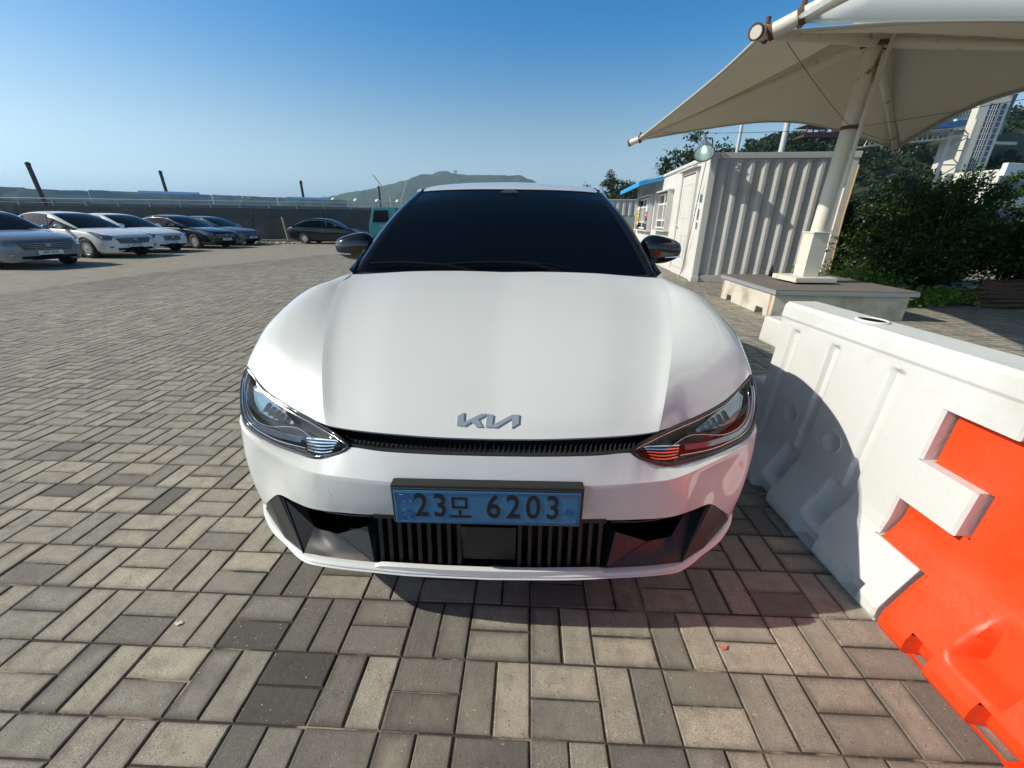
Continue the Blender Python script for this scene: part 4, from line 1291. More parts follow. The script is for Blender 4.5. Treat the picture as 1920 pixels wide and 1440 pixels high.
def canopy(name, base, head, tips, apex, fabric, label, sag=.34, edge_rise=.30, scal=.16):
    rt = empty(name, base, 0, label, 'canopy')
    B0 = Vector(base)
    rel = lambda p: Vector(p) - B0
    H_ = rel(head); A_ = rel(apex)
    T = [rel(t) for t in tips]
    # fabric: four panels between neighbouring arms; edges scalloped inwards
    nS = 16
    for a in range(4):
        p, q = T[a], T[(a + 1) % 4]
        mid = (p + q) / 2
        mb = MB()
        g = []
        for i in range(nS + 1):          # from apex (0) to the edge (1)
            r = i / nS
            row = []
            for j in range(nS + 1):
                s = j / nS
                e = p.lerp(q, s)
                sc = math.sin(math.pi * s)
                e = e.lerp(A_, scal * sc) 
                e.z = lerp(p.z, q.z, s) + edge_rise * sc
                pt = A_.lerp(e, r)
                # concave slope (tent) : falls fast near the top
                pt.z -= sag * math.sin(math.pi * r) * (.55 + .45 * sc) * .5
                pt.z += .010 * math.sin(s * 40) * r * (1 - r) * 2
                row.append(pt)
            g.append(row)
        mb.grid(g, 0, True)
        o = mb.build('fabric_panel', fabric, rt)
        so = o.modifiers.new('thick', 'SOLIDIFY'); so.thickness = .006; so.offset = 0
        mbh = MB(); mbh.tube([q_ + Vector((0, 0, -.004)) for q_ in g[-1]], .016, 6)
        mbh.build('edge_hem', fabric, o)
    for t in T:
        mb = MB()
        d = (t - H_); L_ = d.length; d.normalize()
        out = t + d * .16
        mb.tube([H_, H_ + d * L_ * .3], .062, 12); mb.tube([H_ + d * L_ * .3, out], .052, 12)
        arm = mb.build('canopy_arm', M['canopy_pole'], rt)
        mb = MB()
        mb.tube([t + d * -.05 + Vector((0, 0, -.07)), t + d * -.05 + Vector((0, 0, .10))], .018, 6)
        mb.lathe([(.058, -.02), (.062, 0), (.058, .02)], c=t + d * -.05, n=14, M=d.to_track_quat('Z', 'Y').to_matrix())
        mb.lathe([(.055, -.03), (.057, .0), (.044, .001), (.044, -.05), (.001, -.05)], c=out + d * .002, n=14, M=d.to_track_quat('Z', 'Y').to_matrix())
        mb.build('clamp', M['rust'], arm)
    return rt
PB, PH = (4.53, 6.57, .44), (4.70, 6.62, 3.47)
C1 = canopy('fabric_canopy', PB, PH, [(2.20, 8.42, 2.62), (7.28, 8.95, 2.60), (7.0, 4.4, 2.66), (1.95, 4.02, 2.66)], (4.70, 6.62, 3.80), M['canopy_fabric'],
            'beige fabric canopy on one leaning cream pole standing on the timber topped plinth')
B0 = Vector(PB)
mb = MB()
mb.box((0, 0, .035), (.62, .60, .07))
mb.build('base_plate', M['canopy_pole'], C1, bevel=.006)
mb = MB()
mb.box((0.018, 0, .07 + .31), (.235, .235, .62))
mb.box((0.03, 0, .70), (.28, .28, .02))
mb.build('base_box', M['canopy_pole'], C1, bevel=.006)
mb = MB()
mb.tube([(.03, 0, .70), Vector(PH) - B0 + Vector((0, 0, .25))], .096, 20)
mb.tube([Vector(PH) - B0, Vector((4.70, 6.62, 3.78)) - B0], .05, 10)
mb.build('pole', M['canopy_pole'], C1)
M['rusted_paint'] = principled('rust_streaked_paint', (0.50, 0.42, 0.31), rough=.7, var=.2, vscale=6, dirt=(0.16, 0.075, 0.04), dscale=4.5, dlo=.42, dhi=.62)
mb = MB(); _d = Vector(PH) - B0 - Vector((.03, 0, .70)); mb.tube([Vector((.03, 0, .70)) + _d * .80, Vector((.03, 0, .70)) + _d * .97], .0985, 20, cap=False); mb.build('rusted_pole_head', M['rusted_paint'], C1)
mb = MB()
mb.tube([(.13, -.13, 1.30), (.14, -.13, 2.1), (.24, -.13, 3.05)], .026, 8)
mb.build('conduit', M['canopy_pole'], C1)
hd = Vector(PH) - B0
mb = MB()
mb.lathe([(.15, -.03), (.17, -.02), (.17, .02), (.13, .03)], c=hd + Vector((0, 0, -.05)), n=16)
mb.build('collar', M['rust'], C1)
mb = MB()
mb.lathe([(.09, -.02), (.125, -.02), (.125, .02), (.09, .02)], c=Vector((.108, 0, 2.05)), n=16)
mb.build('collar', M['rust'], C1)
for t in [(2.20, 8.42, 2.62), (7.28, 8.95, 2.60), (7.0, 4.4, 2.66), (1.95, 4.02, 2.66)]:
    mb = MB()
    a = Vector((.115, 0, 2.05)); b = (Vector(t) - B0); b = b.lerp(hd, .10)
    pts = [a.lerp(b, k / 12) + Vector((0, 0, -.03 * math.sin(math.pi * k / 12))) for k in range(13)]
    mb.tube(pts, .0035, 5)
    mb.build('guy_cable', M['steel_cable'], C1)
# second canopy, its far left tip meets the first one
C2B, C2H = (4.75, 1.35, .0), (4.75, 1.55, 3.7)
C2 = canopy('fabric_canopy', C2B, C2H, [(2.08, 3.86, 2.68), (7.3, 3.9, 2.68), (7.3, -.9, 2.7), (2.2, -.9, 2.7)], (4.75, 1.55, 4.3), M['canopy_fabric_white'],
            'whiter fabric canopy reaching in at the top right corner on a thick white pipe', sag=.25, edge_rise=.0, scal=.05)
mb = MB()
mb.tube([(0, 0, 0), Vector(C2H) - Vector(C2B) + Vector((0, 0, .3))], .096, 20)
mb.box((0, 0, .04), (.6, .6, .08))
mb.build('pole', M['canopy_pole'], C2)

# small things: drink can on the plinth, leaves on the blocks
mb = MB()
mb.lathe([(.001, 0), (.028, 0), (.032, .006), (.032, .10), (.026, .125), (.012, .16), (.012, .185), (.001, .187)], n=16)
tag(mb.build('drink_bottle', M['black_gloss'], None, loc=(4.42, 7.25, .414)), 'small dark bottle left standing on the back edge of the timber plinth', 'bottle')
M['red_scrap'] = principled('red_paper', (0.55, 0.13, 0.10), rough=.7)
M['pale_scrap'] = principled('pale_leaf', (0.66, 0.68, 0.58), rough=.7)
def scrap(loc, mat, sz, label, name):
    rng = random.Random(int(loc[0] * 1000))
    mb = MB()
    pts = [Vector((sz * math.cos(a) * rng.uniform(.6, 1.2), sz * math.sin(a) * rng.uniform(.3, .8), rng.uniform(.002, .010))) for a in [k * math.pi / 3.5 for k in range(7)]]
    c = Vector((0, 0, .004))
    mb.add([c] + pts, [(0, 1 + k, 1 + (k + 1) % 7) for k in range(7)], 0)
    tag(mb.build(name, mat, None, loc=(loc[0], loc[1], .0)), label, 'litter')
scrap((.687, .915, 0), M['red_scrap'], .016, 'torn scrap of red paper on a joint of the paving in front of the car', 'paper_scrap')
scrap((-1.12, .985, 0), M['pale_scrap'], .014, 'small pale leaf lying on the paving at the lower left', 'fallen_leaf')
# ------------------------------------------------------------------ container office
CT = empty('container_office', (4.05, 9.55, 0), R(-6.6), 'beige shipping container office with a ribbed end wall, a door and two windows', 'container')
M['cont_beige'] = principled('container_cream', (0.60, 0.59, 0.55), rough=.6, var=.07, vscale=2.5, dirt=(0.36, 0.33, 0.27), dscale=1.1, dlo=.56, dhi=.8)
M['cont_grey'] = principled('container_ribbed', (0.47, 0.46, 0.44), rough=.6, var=.08, vscale=2.5, dirt=(0.28, 0.26, 0.23), dscale=1.4, dlo=.56, dhi=.8)
M['cont_white'] = principled('window_frame_white', (0.75, 0.74, 0.70), rough=.5)
M['pane_dark'] = principled('window_pane', (0.03, 0.035, 0.04), rough=.08, spec=.5)
M['curtain'] = principled('curtain_stripes', (0.35, 0.29, 0.23), rough=.9, var=.3, vscale=20)
Wc, Lc, Hc = 2.80, 8.95, 2.585
# local frame: x across the ribbed end, y along the long side
mb = MB()
# ribbed end (faces the camera): trapezoid ribs
g0 = []
x = .13; y_out, y_in = -.0, .05
pts = [(.10, .012)]
per = .268; n = int((Wc - .26) / per)
x = .15
while x < Wc - .30:
    pts += [(x, .058), (x + .072, .058), (x + .142, .014), (x + .20, .014)]
    x += per
pts += [(Wc - .10, .014)]
zz = [.16, 2.42, 2.47]
g = [[Vector((px, py, zz[0])) for px, py in pts], [Vector((px, py, zz[1])) for px, py in pts], [Vector((px, .012, zz[2])) for px, py in pts]]
mb.grid(g, 0, False)
mb.build('ribbed_wall', M['cont_grey'], CT)
mb = MB()
mb.box((Wc / 2, .035, 2.53), (Wc - .14, .09, .11)); mb.build('end_rail', M['cont_grey'], CT, bevel=.006)
mb = MB(); mb.box((Wc / 2, .035, .08), (Wc - .14, .09, .15))
mb.build('end_rail', M['cont_grey'], CT, bevel=.006)
for (cx, cy) in ((.06, .05), (Wc - .06, .05), (.06, Lc - .05), (Wc - .06, Lc - .05)):
    mb = MB(); mb.box((cx, cy, Hc / 2 - .0), (.14, .15, Hc - .0)); 
    mb.box((cx, cy, Hc - .055), (.17, .18, .118)); mb.box((cx, cy, .06), (.17, .18, .118))
    mb.build('corner_post', M['cont_beige'], CT, bevel=.008)
# long wall: vertical shallow ribs above and below the openings, flat sheet between
mb = MB()
mb.box((.045, Lc / 2, .09), (.07, Lc - .2, .16)); mb.box((.03, Lc / 2, Hc - .035), (.09, Lc - .2, .07))
mb.build('side_rail', M['cont_beige'], CT, bevel=.006)
mb = MB()
yy = []; y = .13
while y < Lc - .2:
    yy += [(y, .030), (y + .10, .030), (y + .13, .046), (y + .20, .046), (y + .23, .030)]
    y += .27
holes = [(.80, 2.08, .15, 2.32), (2.95, 4.62, 1.03, 2.08), (5.55, 8.2, .98, 2.08)]
lv = [.16, .98, 1.03, 2.08, 2.32, 2.52]
for i in range(len(yy) - 1):
    for k in range(len(lv) - 1):
        ym = (yy[i][0] + yy[i + 1][0]) / 2; zm = (lv[k] + lv[k + 1]) / 2
        if any(a < ym < b and c < zm < d for a, b, c, d in holes): continue
        (ya, xa), (yb, xb) = yy[i], yy[i + 1]
        mb.add([(xa, ya, lv[k]), (xa, ya, lv[k + 1]), (xb, yb, lv[k + 1]), (xb, yb, lv[k])], [(0, 1, 2, 3)], 0)
mb.build('side_wall', M['cont_beige'], CT)
mb = MB(); mb.box((Wc / 2 + .02, Lc / 2, Hc - .03), (Wc - .12, Lc - .06, .04)); mb.box((Wc - .04, Lc / 2, Hc / 2), (.03, Lc - .1, Hc - .1)); mb.box((Wc / 2, Lc - .04, Hc / 2), (Wc - .1, .03, Hc - .1))
mb.box((Wc / 2, Lc / 2, .14), (Wc - .14, Lc - .14, .05))
mb.build('roof', M['cont_grey'], CT)
# door
mb = MB(); mb.box((.028, 1.44, 1.24), (.03, 1.16, 2.12)); 
dr = mb.build('door', M['cont_beige'], CT, bevel=.004)
mb = MB()
for z0, z1 in ((.35, .95), (1.35, 2.1)):
    for (c, d) in (((.009, 1.44, z0), (.008, .8, .012)), ((.009, 1.44, z1), (.008, .8, .012)), ((.009, 1.04, (z0 + z1) / 2), (.008, .012, z1 - z0)), ((.009, 1.84, (z0 + z1) / 2), (.008, .012, z1 - z0))): mb.box(c, d)
mb.build('door_moulding', M['cont_beige'], dr)
mb = MB(); mb.tube([(.012, 1.98, 1.15), (-.045, 1.98, 1.15), (-.05, 1.86, 1.15)], .012, 8); mb.lathe([(.028, 0), (.028, .01), (.0, .011)], c=(.0, 1.98, 1.15), n=12, M=Matrix.Rotation(R(-90), 3, 'Y'))
mb.build('handle', M['chrome'], dr)
mb = MB()
for (c, d) in (((.02, .82, 1.25), (.09, .07, 2.24)), ((.02, 2.06, 1.25), (.09, .07, 2.24)), ((.02, 1.44, 2.36), (.09, 1.3, .08)), ((-.055, 1.44, 2.42), (.16, 1.42, .03))): mb.box(c, d)
mb.build('door_frame', M['cont_beige'], CT, bevel=.004)
# projecting windows
def window(y0, y1, z0, z1, mull):
    w = empty('window', (0, (y0 + y1) / 2, (z0 + z1) / 2), 0, parent=CT)
    a, b = (y1 - y0) / 2, (z1 - z0) / 2
    mb = MB()
    mb.box((-.03, -a - .02, 0), (.19, .035, 2 * b + .08)); mb.box((-.03, a + .02, 0), (.19, .035, 2 * b + .08)); mb.box((-.03, 0, b + .045), (.22, 2 * a + .16, .035)); mb.box((-.03, 0, -b - .045), (.22, 2 * a + .14, .035))
    mb.build('window_box', M['cont_beige'], w, bevel=.004)
    mb = MB()
    for z in (-b + .03, b - .03, b - .30, -b + .24): mb.box((.0, 0, z), (.035, 2 * a, .045))
    for k in range(mull + 1):
        y = -a + .025 + k * (2 * a - .05) / mull; mb.box((.0, y, 0), (.04, .045, 2 * b))
    mb.build('window_frame', M['cont_white'], w, bevel=.003)
    mb = MB(); mb.box((.02, 0, 0), (.008, 2 * a, 2 * b)); mb.build('pane', M['pane_dark'], w)
    mb = MB()
    for k in range(int(2 * a / .11)):
        y = -a + .06 + k * .11; mb.box((-.02, y, -.02), (.012, .014, 2 * b - .5))
    mb.build('window_bar', M['cont_white'], w)
    return w
w1 = window(2.98, 4.58, 1.06, 2.05, 2)
w2 = window(5.6, 8.15, 1.0, 2.05, 3)
# posters on the far window
POST = {'y': principled('poster_yellow', (0.80, 0.52, 0.04), rough=.6), 'n': principled('poster_navy', (0.03, 0.04, 0.14), rough=.6), 'b': principled('poster_pale_blue', (0.50, 0.68, 0.80), rough=.6), 'r': principled('poster_red', (0.6, .04, .08), rough=.6), 'w': M['cont_white']}
for (yy_, zz_, hh_, ww_, k) in ((8.02, 1.93, .17, .40, 'n'), (8.02, 1.72, .14, .36, 'w'), (8.02, 1.52, .20, .42, 'y'), (8.02, 1.33, .10, .36, 'y'), (8.02, 1.20, .12, .36, 'y'), (8.02, 1.07, .13, .36, 'n'),
                           (6.3, 1.88, .20, .40, 'b'), (6.3, 1.66, .17, .36, 'b'), (6.3, 1.47, .14, .36, 'r'), (6.3, 1.33, .10, .30, 'n'), (6.3, 1.20, .10, .34, 'n'), (6.3, 1.05, .15, .30, 'n')):
    mb = MB(); mb.box((-.052, yy_ - 6.875, zz_ - 1.525), (.006, ww_, hh_))
    mb.build('poster', POST[k], w2)
# lettering strokes of the posters: rounded dark marks on yellow, pale on navy
for (yy_, zz_, k) in ((8.02, 1.52, 'n'), (8.02, 1.33, 'n'), (6.3, 1.47, 'w'), (6.3, 1.20, 'w')):
    mb = MB(); 
    for q in range(3): mb.box((-.057, yy_ - 6.875 + (q - 1) * .1, zz_ - 1.525), (.003, .05, .045))
    mb.build('poster_mark', POST[k], w2)
# blue awning over the far window
M['awning_blue'] = principled('awning_blue_sheet', (0.015, 0.33, 0.72), rough=.45, var=.08, vscale=5)
aw = empty('awning', (-.0, 6.6, 2.50), 0, parent=CT)
mb = MB()
y0, y1 = -2.2, 2.45
mb.add([(.03, y0, .10), (.03, y1, .10), (-.70, y1, -.10), (-.70, y0, -.10)], [(0, 1, 2, 3)], 0)
nsc = 24
for k in range(nsc):
    a = lerp(y0, y1, k / nsc); b = lerp(y0, y1, (k + 1) / nsc)
    mb.add([(-.70, a, -.10), (-.70, b, -.10), (-.705, b, -.22), (-.707, (a + b) / 2, -.245), (-.705, a, -.22)], [(0, 1, 2, 3, 4)], 0)
mb.add([(.03, y0, .10), (-.70, y0, -.10), (-.70, y0, -.22), (.03, y0, -.05)], [(0, 1, 2, 3)], 0)
o = mb.build('awning_sheet', M['awning_blue'], aw); so = o.modifiers.new('t', 'SOLIDIFY'); so.thickness = .006
mb = MB(); mb.tube([(-.05, y0, .05), (-.66, y0 + .02, -.12)], .015, 6); mb.build('awning_bracket', M['cont_white'], aw)
mb = MB(); mb.tube([(-.05, y1, .05), (-.66, y1 - .02, -.12)], .015, 6); mb.build('awning_bracket', M['cont_white'], aw)
# notices on the corner and the cable down the wall
for (y_, z_, h_, w_, mt) in ((.38, 1.78, .16, .14, 'b'), (.40, 1.45, .22, .10, 'w'), (.40, 1.22, .14, .10, 'w')):
    mb = MB(); mb.box((-.016, y_ - .02, z_), (.006, w_, h_)); mb.build('notice', POST[mt], CT)
mb = MB(); pts = [(-.03, .20, 2.50), (-.03, .32, 2.0), (-.03, .45, 1.4), (-.03, .62, .7), (-.035, .72, .3), (-.06, .78, .02)]
mb.tube(cr([Vector(p) for p in pts], 6), .008, 5); mb.build('cable', M['steel_cable'], CT)
# rusty pipe on the right corner
mb = MB(); mb.tube([(Wc + .02, -.06, .2), (Wc - .01, -.06, 1.4), (Wc + .0, -.07, 2.35)], .018, 6); mb.build('drain_pipe', principled('ochre_pipe', (.45, .30, .16), rough=.8), CT)

# high-bay lamp hung on the corner
M['lamp_shade'] = principled('ribbed_lamp_shade', (0.42, 0.50, 0.50), rough=.18, metal=.6, coat=.5)
M['lamp_inner'] = principled('lamp_reflector_inside', (0.70, 0.80, 0.78), rough=.25, metal=.3)
M['lamp_bulb'] = principled('lamp_bulb', (0.8, .9, .86), rough=.3, emis=(.8, 1, .93), estr=.9)
LM = empty('work_lamp', (3.80, 9.36, 2.60), 0, 'glass cone work lamp hanging on the front top corner of the container', 'lamp')
tilt = Matrix.Rotation(R(10), 3, 'Y') @ Matrix.Rotation(R(-40), 3, 'X')
mb = MB()
n = 36
vs = []; fs = []
prof = [(.045, .25), (.060, .20), (.10, .12), (.155, .02), (.19, -.07), (.195, -.09)]
for r_, h_ in prof:
    for k in range(n):
        a = 2 * math.pi * k / n; rr = r_ * (1 + (.035 if k % 2 else 0))
        vs.append(tilt @ Vector((rr * math.cos(a), rr * math.sin(a), h_)))
for i in range(len(prof) - 1):
    for k in range(n): fs.append((i * n + k, i * n + (k + 1) % n, (i + 1) * n + (k + 1) % n, (i + 1) * n + k))
mb.add(vs, fs, 0, False)
o = mb.build('shade', M['lamp_shade'], LM); so = o.modifiers.new('t', 'SOLIDIFY'); so.thickness = .004
mb = MB(); mb.lathe([(.02, .16), (.09, .10), (.145, .01), (.182, -.08)], n=36, M=tilt); mb.build('inner_reflector', M['lamp_inner'], LM)
mb = MB(); mb.lathe([(.001, -.075), (.04, -.06), (.055, -.02), (.045, .04), (.02, .12)], n=20, M=tilt); mb.build('bulb', M['lamp_bulb'], LM)
mb = MB(); mb.lathe([(.001, .40), (.035, .40), (.04, .38), (.04, .30), (.055, .27), (.05, .24)], n=16, M=tilt); mb.build('lamp_cap', principled('lamp_cap_grey', (.2, .22, .23), rough=.5), LM)
mb = MB(); mb.tube([tilt @ Vector((0, 0, .33)), Vector((.14, .05, .22)), Vector((.24, .14, .02)), Vector((.25, .16, -.12))], .014, 6); mb.build('bracket', M['black_plastic'], LM)
# ------------------------------------------------------------------ sea wall, piles, parked cars, truck
WALL_A, WALL_B = Vector((-72.9, 13.5, 0)), Vector((3.5, 28.6, 0))
wd = (WALL_B - WALL_A).normalized(); wn = Vector((-wd.y, wd.x, 0))
wang = math.atan2(wd.y, wd.x)
Lw = (WALL_B - WALL_A).length
M['wall_dark'] = principled('dark_sea_wall_concrete', (0.105, 0.108, 0.10), rough=.95, var=.35, vscale=1.2, bump=.01, bscale=6, dirt=(0.20, 0.195, 0.17), dscale=.9, dlo=.55, dhi=.75)
M['rail_steel'] = principled('galvanised_rail', (0.46, 0.48, 0.48), rough=.5, metal=.2)
mb = MB()
rngw = random.Random(2)
for k in range(21):
    a = k * Lw / 21
    mb.box((a + Lw / 42, .35 + .006 * (k % 3), .875 + .01 * (k % 2)), (Lw / 21 - .02, .7, 1.75))
    mb.box((a + Lw / 42, -.12, .62), (Lw / 21 - .03, .3, 1.24 + .01 * (k % 3)))
sw = mb.build('sea_wall', M['wall_dark'], None, loc=WALL_A, rz=wang)
tag(sw, 'long dark stepped concrete sea wall behind the parked cars', 'wall')
fe = empty('wall_railing', WALL_A + Vector((0, 0, 1.76)), wang, 'low galvanised railing along the top of the dark sea wall', 'railing')
mb = MB(); mb.tube([(0, .35, .36), (Lw, .35, .36)], .022, 5); mb.build('rail', M['rail_steel'], fe)
mb = MB(); mb.tube([(0, .35, .16), (Lw, .35, .16)], .016, 5); mb.build('rail', M['rail_steel'], fe)
pm = None
for k in range(53):
    x = .5 + k * 1.49
    if x > Lw: break
    if pm is None:
        mb = MB(); mb.box((0, .35, .18), (.05, .05, .37)); pm = mb.build('rail_post', M['rail_steel'], fe, loc=(x, 0, 0))
    else:
        c = pm.copy(); COL.objects.link(c); c.location = (x, 0, 0)
# water behind the wall
M['sea'] = principled('harbour_water', (0.05, 0.085, 0.09), rough=.12, bump=.02, bscale=1.5)
mb = MB(); mb.quad((-3000, 31, -.03), (60, 36, -.03), (900, 2600, -.03), (-3000, 2600, -.03))
# far pier with painted panels
def mural_mat():
    m, t, b = new_mat('faded_mural')
    N = t.nodes; Lk = t.links
    tc = N.new('ShaderNodeTexCoord')
    mp = N.new('ShaderNodeMapping'); mp.inputs['Scale'].default_value = (.35, 1, 1.2); Lk.new(tc.outputs['Object'], mp.inputs[0])
    a = N.new('ShaderNodeTexNoise'); a.inputs['Scale'].default_value = .35; a.inputs['Detail'].default_value = 3; Lk.new(mp.outputs[0], a.inputs['Vector'])
    rp = N.new('ShaderNodeValToRGB'); rp.color_ramp.interpolation = 'CONSTANT'
    rp.color_ramp.elements[0].color = (.30, .42, .52, 1); rp.color_ramp.elements[1].position = .42; rp.color_ramp.elements[1].color = (.46, .58, .50, 1)
    for p, c in ((.50, (.60, .66, .60)), (.56, (.38, .46, .40)), (.62, (.38, .44, .46)), (.68, (.34, .47, .58))):
        e = rp.color_ramp.elements.new(p); e.color = (*c, 1)
    Lk.new(a.outputs[0], rp.inputs[0])
    w = N.new('ShaderNodeTexWave'); w.inputs['Scale'].default_value = 1.7; w.inputs['Distortion'].default_value = 2; Lk.new(tc.outputs['Object'], w.inputs[0])
    mx = N.new('ShaderNodeMix'); mx.data_type = 'RGBA'; mx.inputs[7].default_value = (.45, .52, .50, 1)
    mr = N.new('ShaderNodeMapRange'); mr.inputs[1].default_value = .55; mr.inputs[2].default_value = .75; mr.inputs[4].default_value = .6; Lk.new(w.outputs[1], mr.inputs[0])
    Lk.new(mr.outputs[0], mx.inputs[0]); Lk.new(rp.outputs[0], mx.inputs[6]); Lk.new(mx.outputs[2], b.inputs['Base Color'])
    b.inputs['Roughness'].default_value = .8
    return m
M['mural'] = mural_mat()
M['pier_conc'] = principled('pier_concrete', (0.20, 0.205, 0.19), rough=.9, var=.3, vscale=.5)
PA, PB_ = Vector((-205, -12.5, 0)), Vector((8, 110, 0))
pd = (PB_ - PA).normalized(); pang = math.atan2(pd.y, pd.x); Lp = (PB_ - PA).length
mb = MB()
mb.box((Lp / 2, 0, 1.6), (Lp, 6, 3.2))
tag(mb.build('far_pier', M['pier_conc'], None, loc=PA, rz=pang), 'far concrete pier running behind the sea wall', 'pier')
mb = MB()
rg = random.Random(5)
prev = None
xx = 0; topz = []
while xx < Lp * .80:
    w = rg.uniform(2.2, 6.5); t0 = max(0, (xx / Lp - .47) / .33)
    h = rg.uniform(1.75, 2.0) * (1 - .35 * t0)
    k = 7
    poly = [Vector((xx, 0, 0)), Vector((xx + w * .985, 0, 0))]
    bump_ = rg.choice((0, 0, 0, .06)) 
    for q in range(k + 1):
        f = 1 - q / k; poly.append(Vector((xx + w * .985 * f, 0, h + bump_ * math.sin(math.pi * f) + rg.uniform(0, .10))))
    mb.prism(poly, (0, .15 + rg.uniform(0, .02), 0))
    xx += w
mu = mb.build('painted_hoarding', M['mural'], None, loc=PA + Vector((0, 0, 3.2)) - Vector((-pd.y, pd.x, 0)) * 2.6, rz=pang)
tag(mu, 'faded green and blue painted hoarding along the far pier at the left', 'hoarding')
fe2 = empty('pier_railing', PA + Vector((0, 0, 3.2)), pang, 'pale railing with mushroom lamps along the far pier', 'railing')
x0_ = Lp * .777
mb = MB(); mb.tube([(x0_, -2.7, 1.0), (Lp, -2.7, 1.0)], .06, 5); mb.build('rail', M['rail_steel'], fe2)
mb = MB(); mb.tube([(x0_, -2.7, .5), (Lp, -2.7, .5)], .04, 5); mb.build('rail', M['rail_steel'], fe2)
pm = None
for k in range(40):
    x = x0_ + k * 1.9
    if x > Lp: break
    if pm is None:
        mb = MB(); mb.box((0, -2.7, .52), (.14, .14, 1.1)); pm = mb.build('rail_post', M['rail_steel'], fe2, loc=(x, 0, 0))
    else:
        c = pm.copy(); COL.objects.link(c); c.location = (x, 0, 0)
M['globe_white'] = principled('pale_fibreglass', (.75, .78, .78), rough=.4)
pl = None
for k in range(12):
    x = x0_ + 6 + k * 4.1
    if x > Lp: break
    if pl is None:
        pl = empty('pier_lamp', (0, 0, 0), 0)
        mb = MB(); mb.tube([(0, 0, 0), (0, 0, 1.3)], .07, 6); mb.build('post', M['rail_steel'], pl)
        mb = MB(); mb.lathe([(.55, 1.25), (.5, 1.45), (.3, 1.65), (.001, 1.72)], n=12); mb.build('cap', M['globe_white'], pl)
        o = pl
    else:
        o = pl.copy(); COL.objects.link(o)
        for ch in pl.children:
            c = ch.copy(); COL.objects.link(c); c.parent = o
    p = PA + pd * x + Vector((0, 0, 3.2))
    o.location = p
    tag(o, 'small white capped lamp standing on the far pier left of the hill', 'lamp', 'white capped lamps along the far pier')
M['blue_tent'] = principled('blue_roofing', (0.06, 0.22, 0.48), rough=.6, var=.2, vscale=1)
M['red_paint'] = principled('faded_red', (0.35, 0.07, 0.05), rough=.7)
for (t_, w, h, mt, lab, nm, cat) in ((.70, 7.5, 1.5, 'blue_tent', 'long low blue shed roof on the far pier, left of the leaning pile', 'pier_shed', 'shed'),
                          (.75, 5.0, 1.35, 'globe_white', 'small whitish shed on the far pier between the blue roofs', 'pier_shed', 'shed'),
                          (.783, 6.5, 1.3, 'blue_tent', 'short blue shed at the end of the painted hoarding on the far pier', 'pier_shed', 'shed')):
    s_ = empty(nm, PA + pd * (Lp * t_) + Vector((0, 0, 3.2)), pang, lab, cat)
    mb = MB(); mb.box((0, 0, h * .4), (w, 2.6, h * .8)); mb.build('wall', M['pier_conc'], s_)
    mb = MB(); mb.prism([Vector((-w / 2 - .2, -1.6, h * .8)), Vector((-w / 2 - .2, 1.6, h * .8)), Vector((-w / 2 - .2, 0, h * 1.25))], (w + .4, 0, 0)); mb.build('roof', M[mt], s_)
# leaning mooring piles
M['pile'] = principled('tarred_pile', (0.075, 0.062, 0.055), rough=.85, var=.5, vscale=1.2)
for (px, py, z0, z1, r_, lean, lab) in ((-64.9, 62.0, 0, 7.75, .27, -.5, 'tallest dark mooring pile, leaning at the far left above the grey car'),
                               (-59.1, 77.0, 0, 8.25, .24, -.3, 'dark leaning mooring pile above the two white cars'),
                               (-41.1, 88.0, 0, 7.75, .24, -.1, 'slim dark mooring pile above the black car at the wall'),
                               (-28.6, 96.0, 0, 7.5, .22, 0, 'dark mooring pile standing against the hill left of the windscreen')):
    rt = empty('mooring_pile', (px, py, z0), 0, lab, 'pile')
    mb = MB(); mb.tube([(0, 0, 0), (lean, 0, z1)], r_, 12); mb.build('pile_shaft', M['pile'], rt)
    mb = MB(); mb.lathe([(r_ * 1.15, -.15), (r_ * 1.2, .1), (.001, .25)], c=(lean, 0, z1), n=12); mb.build('pile_cap', M['black_plastic'], rt)

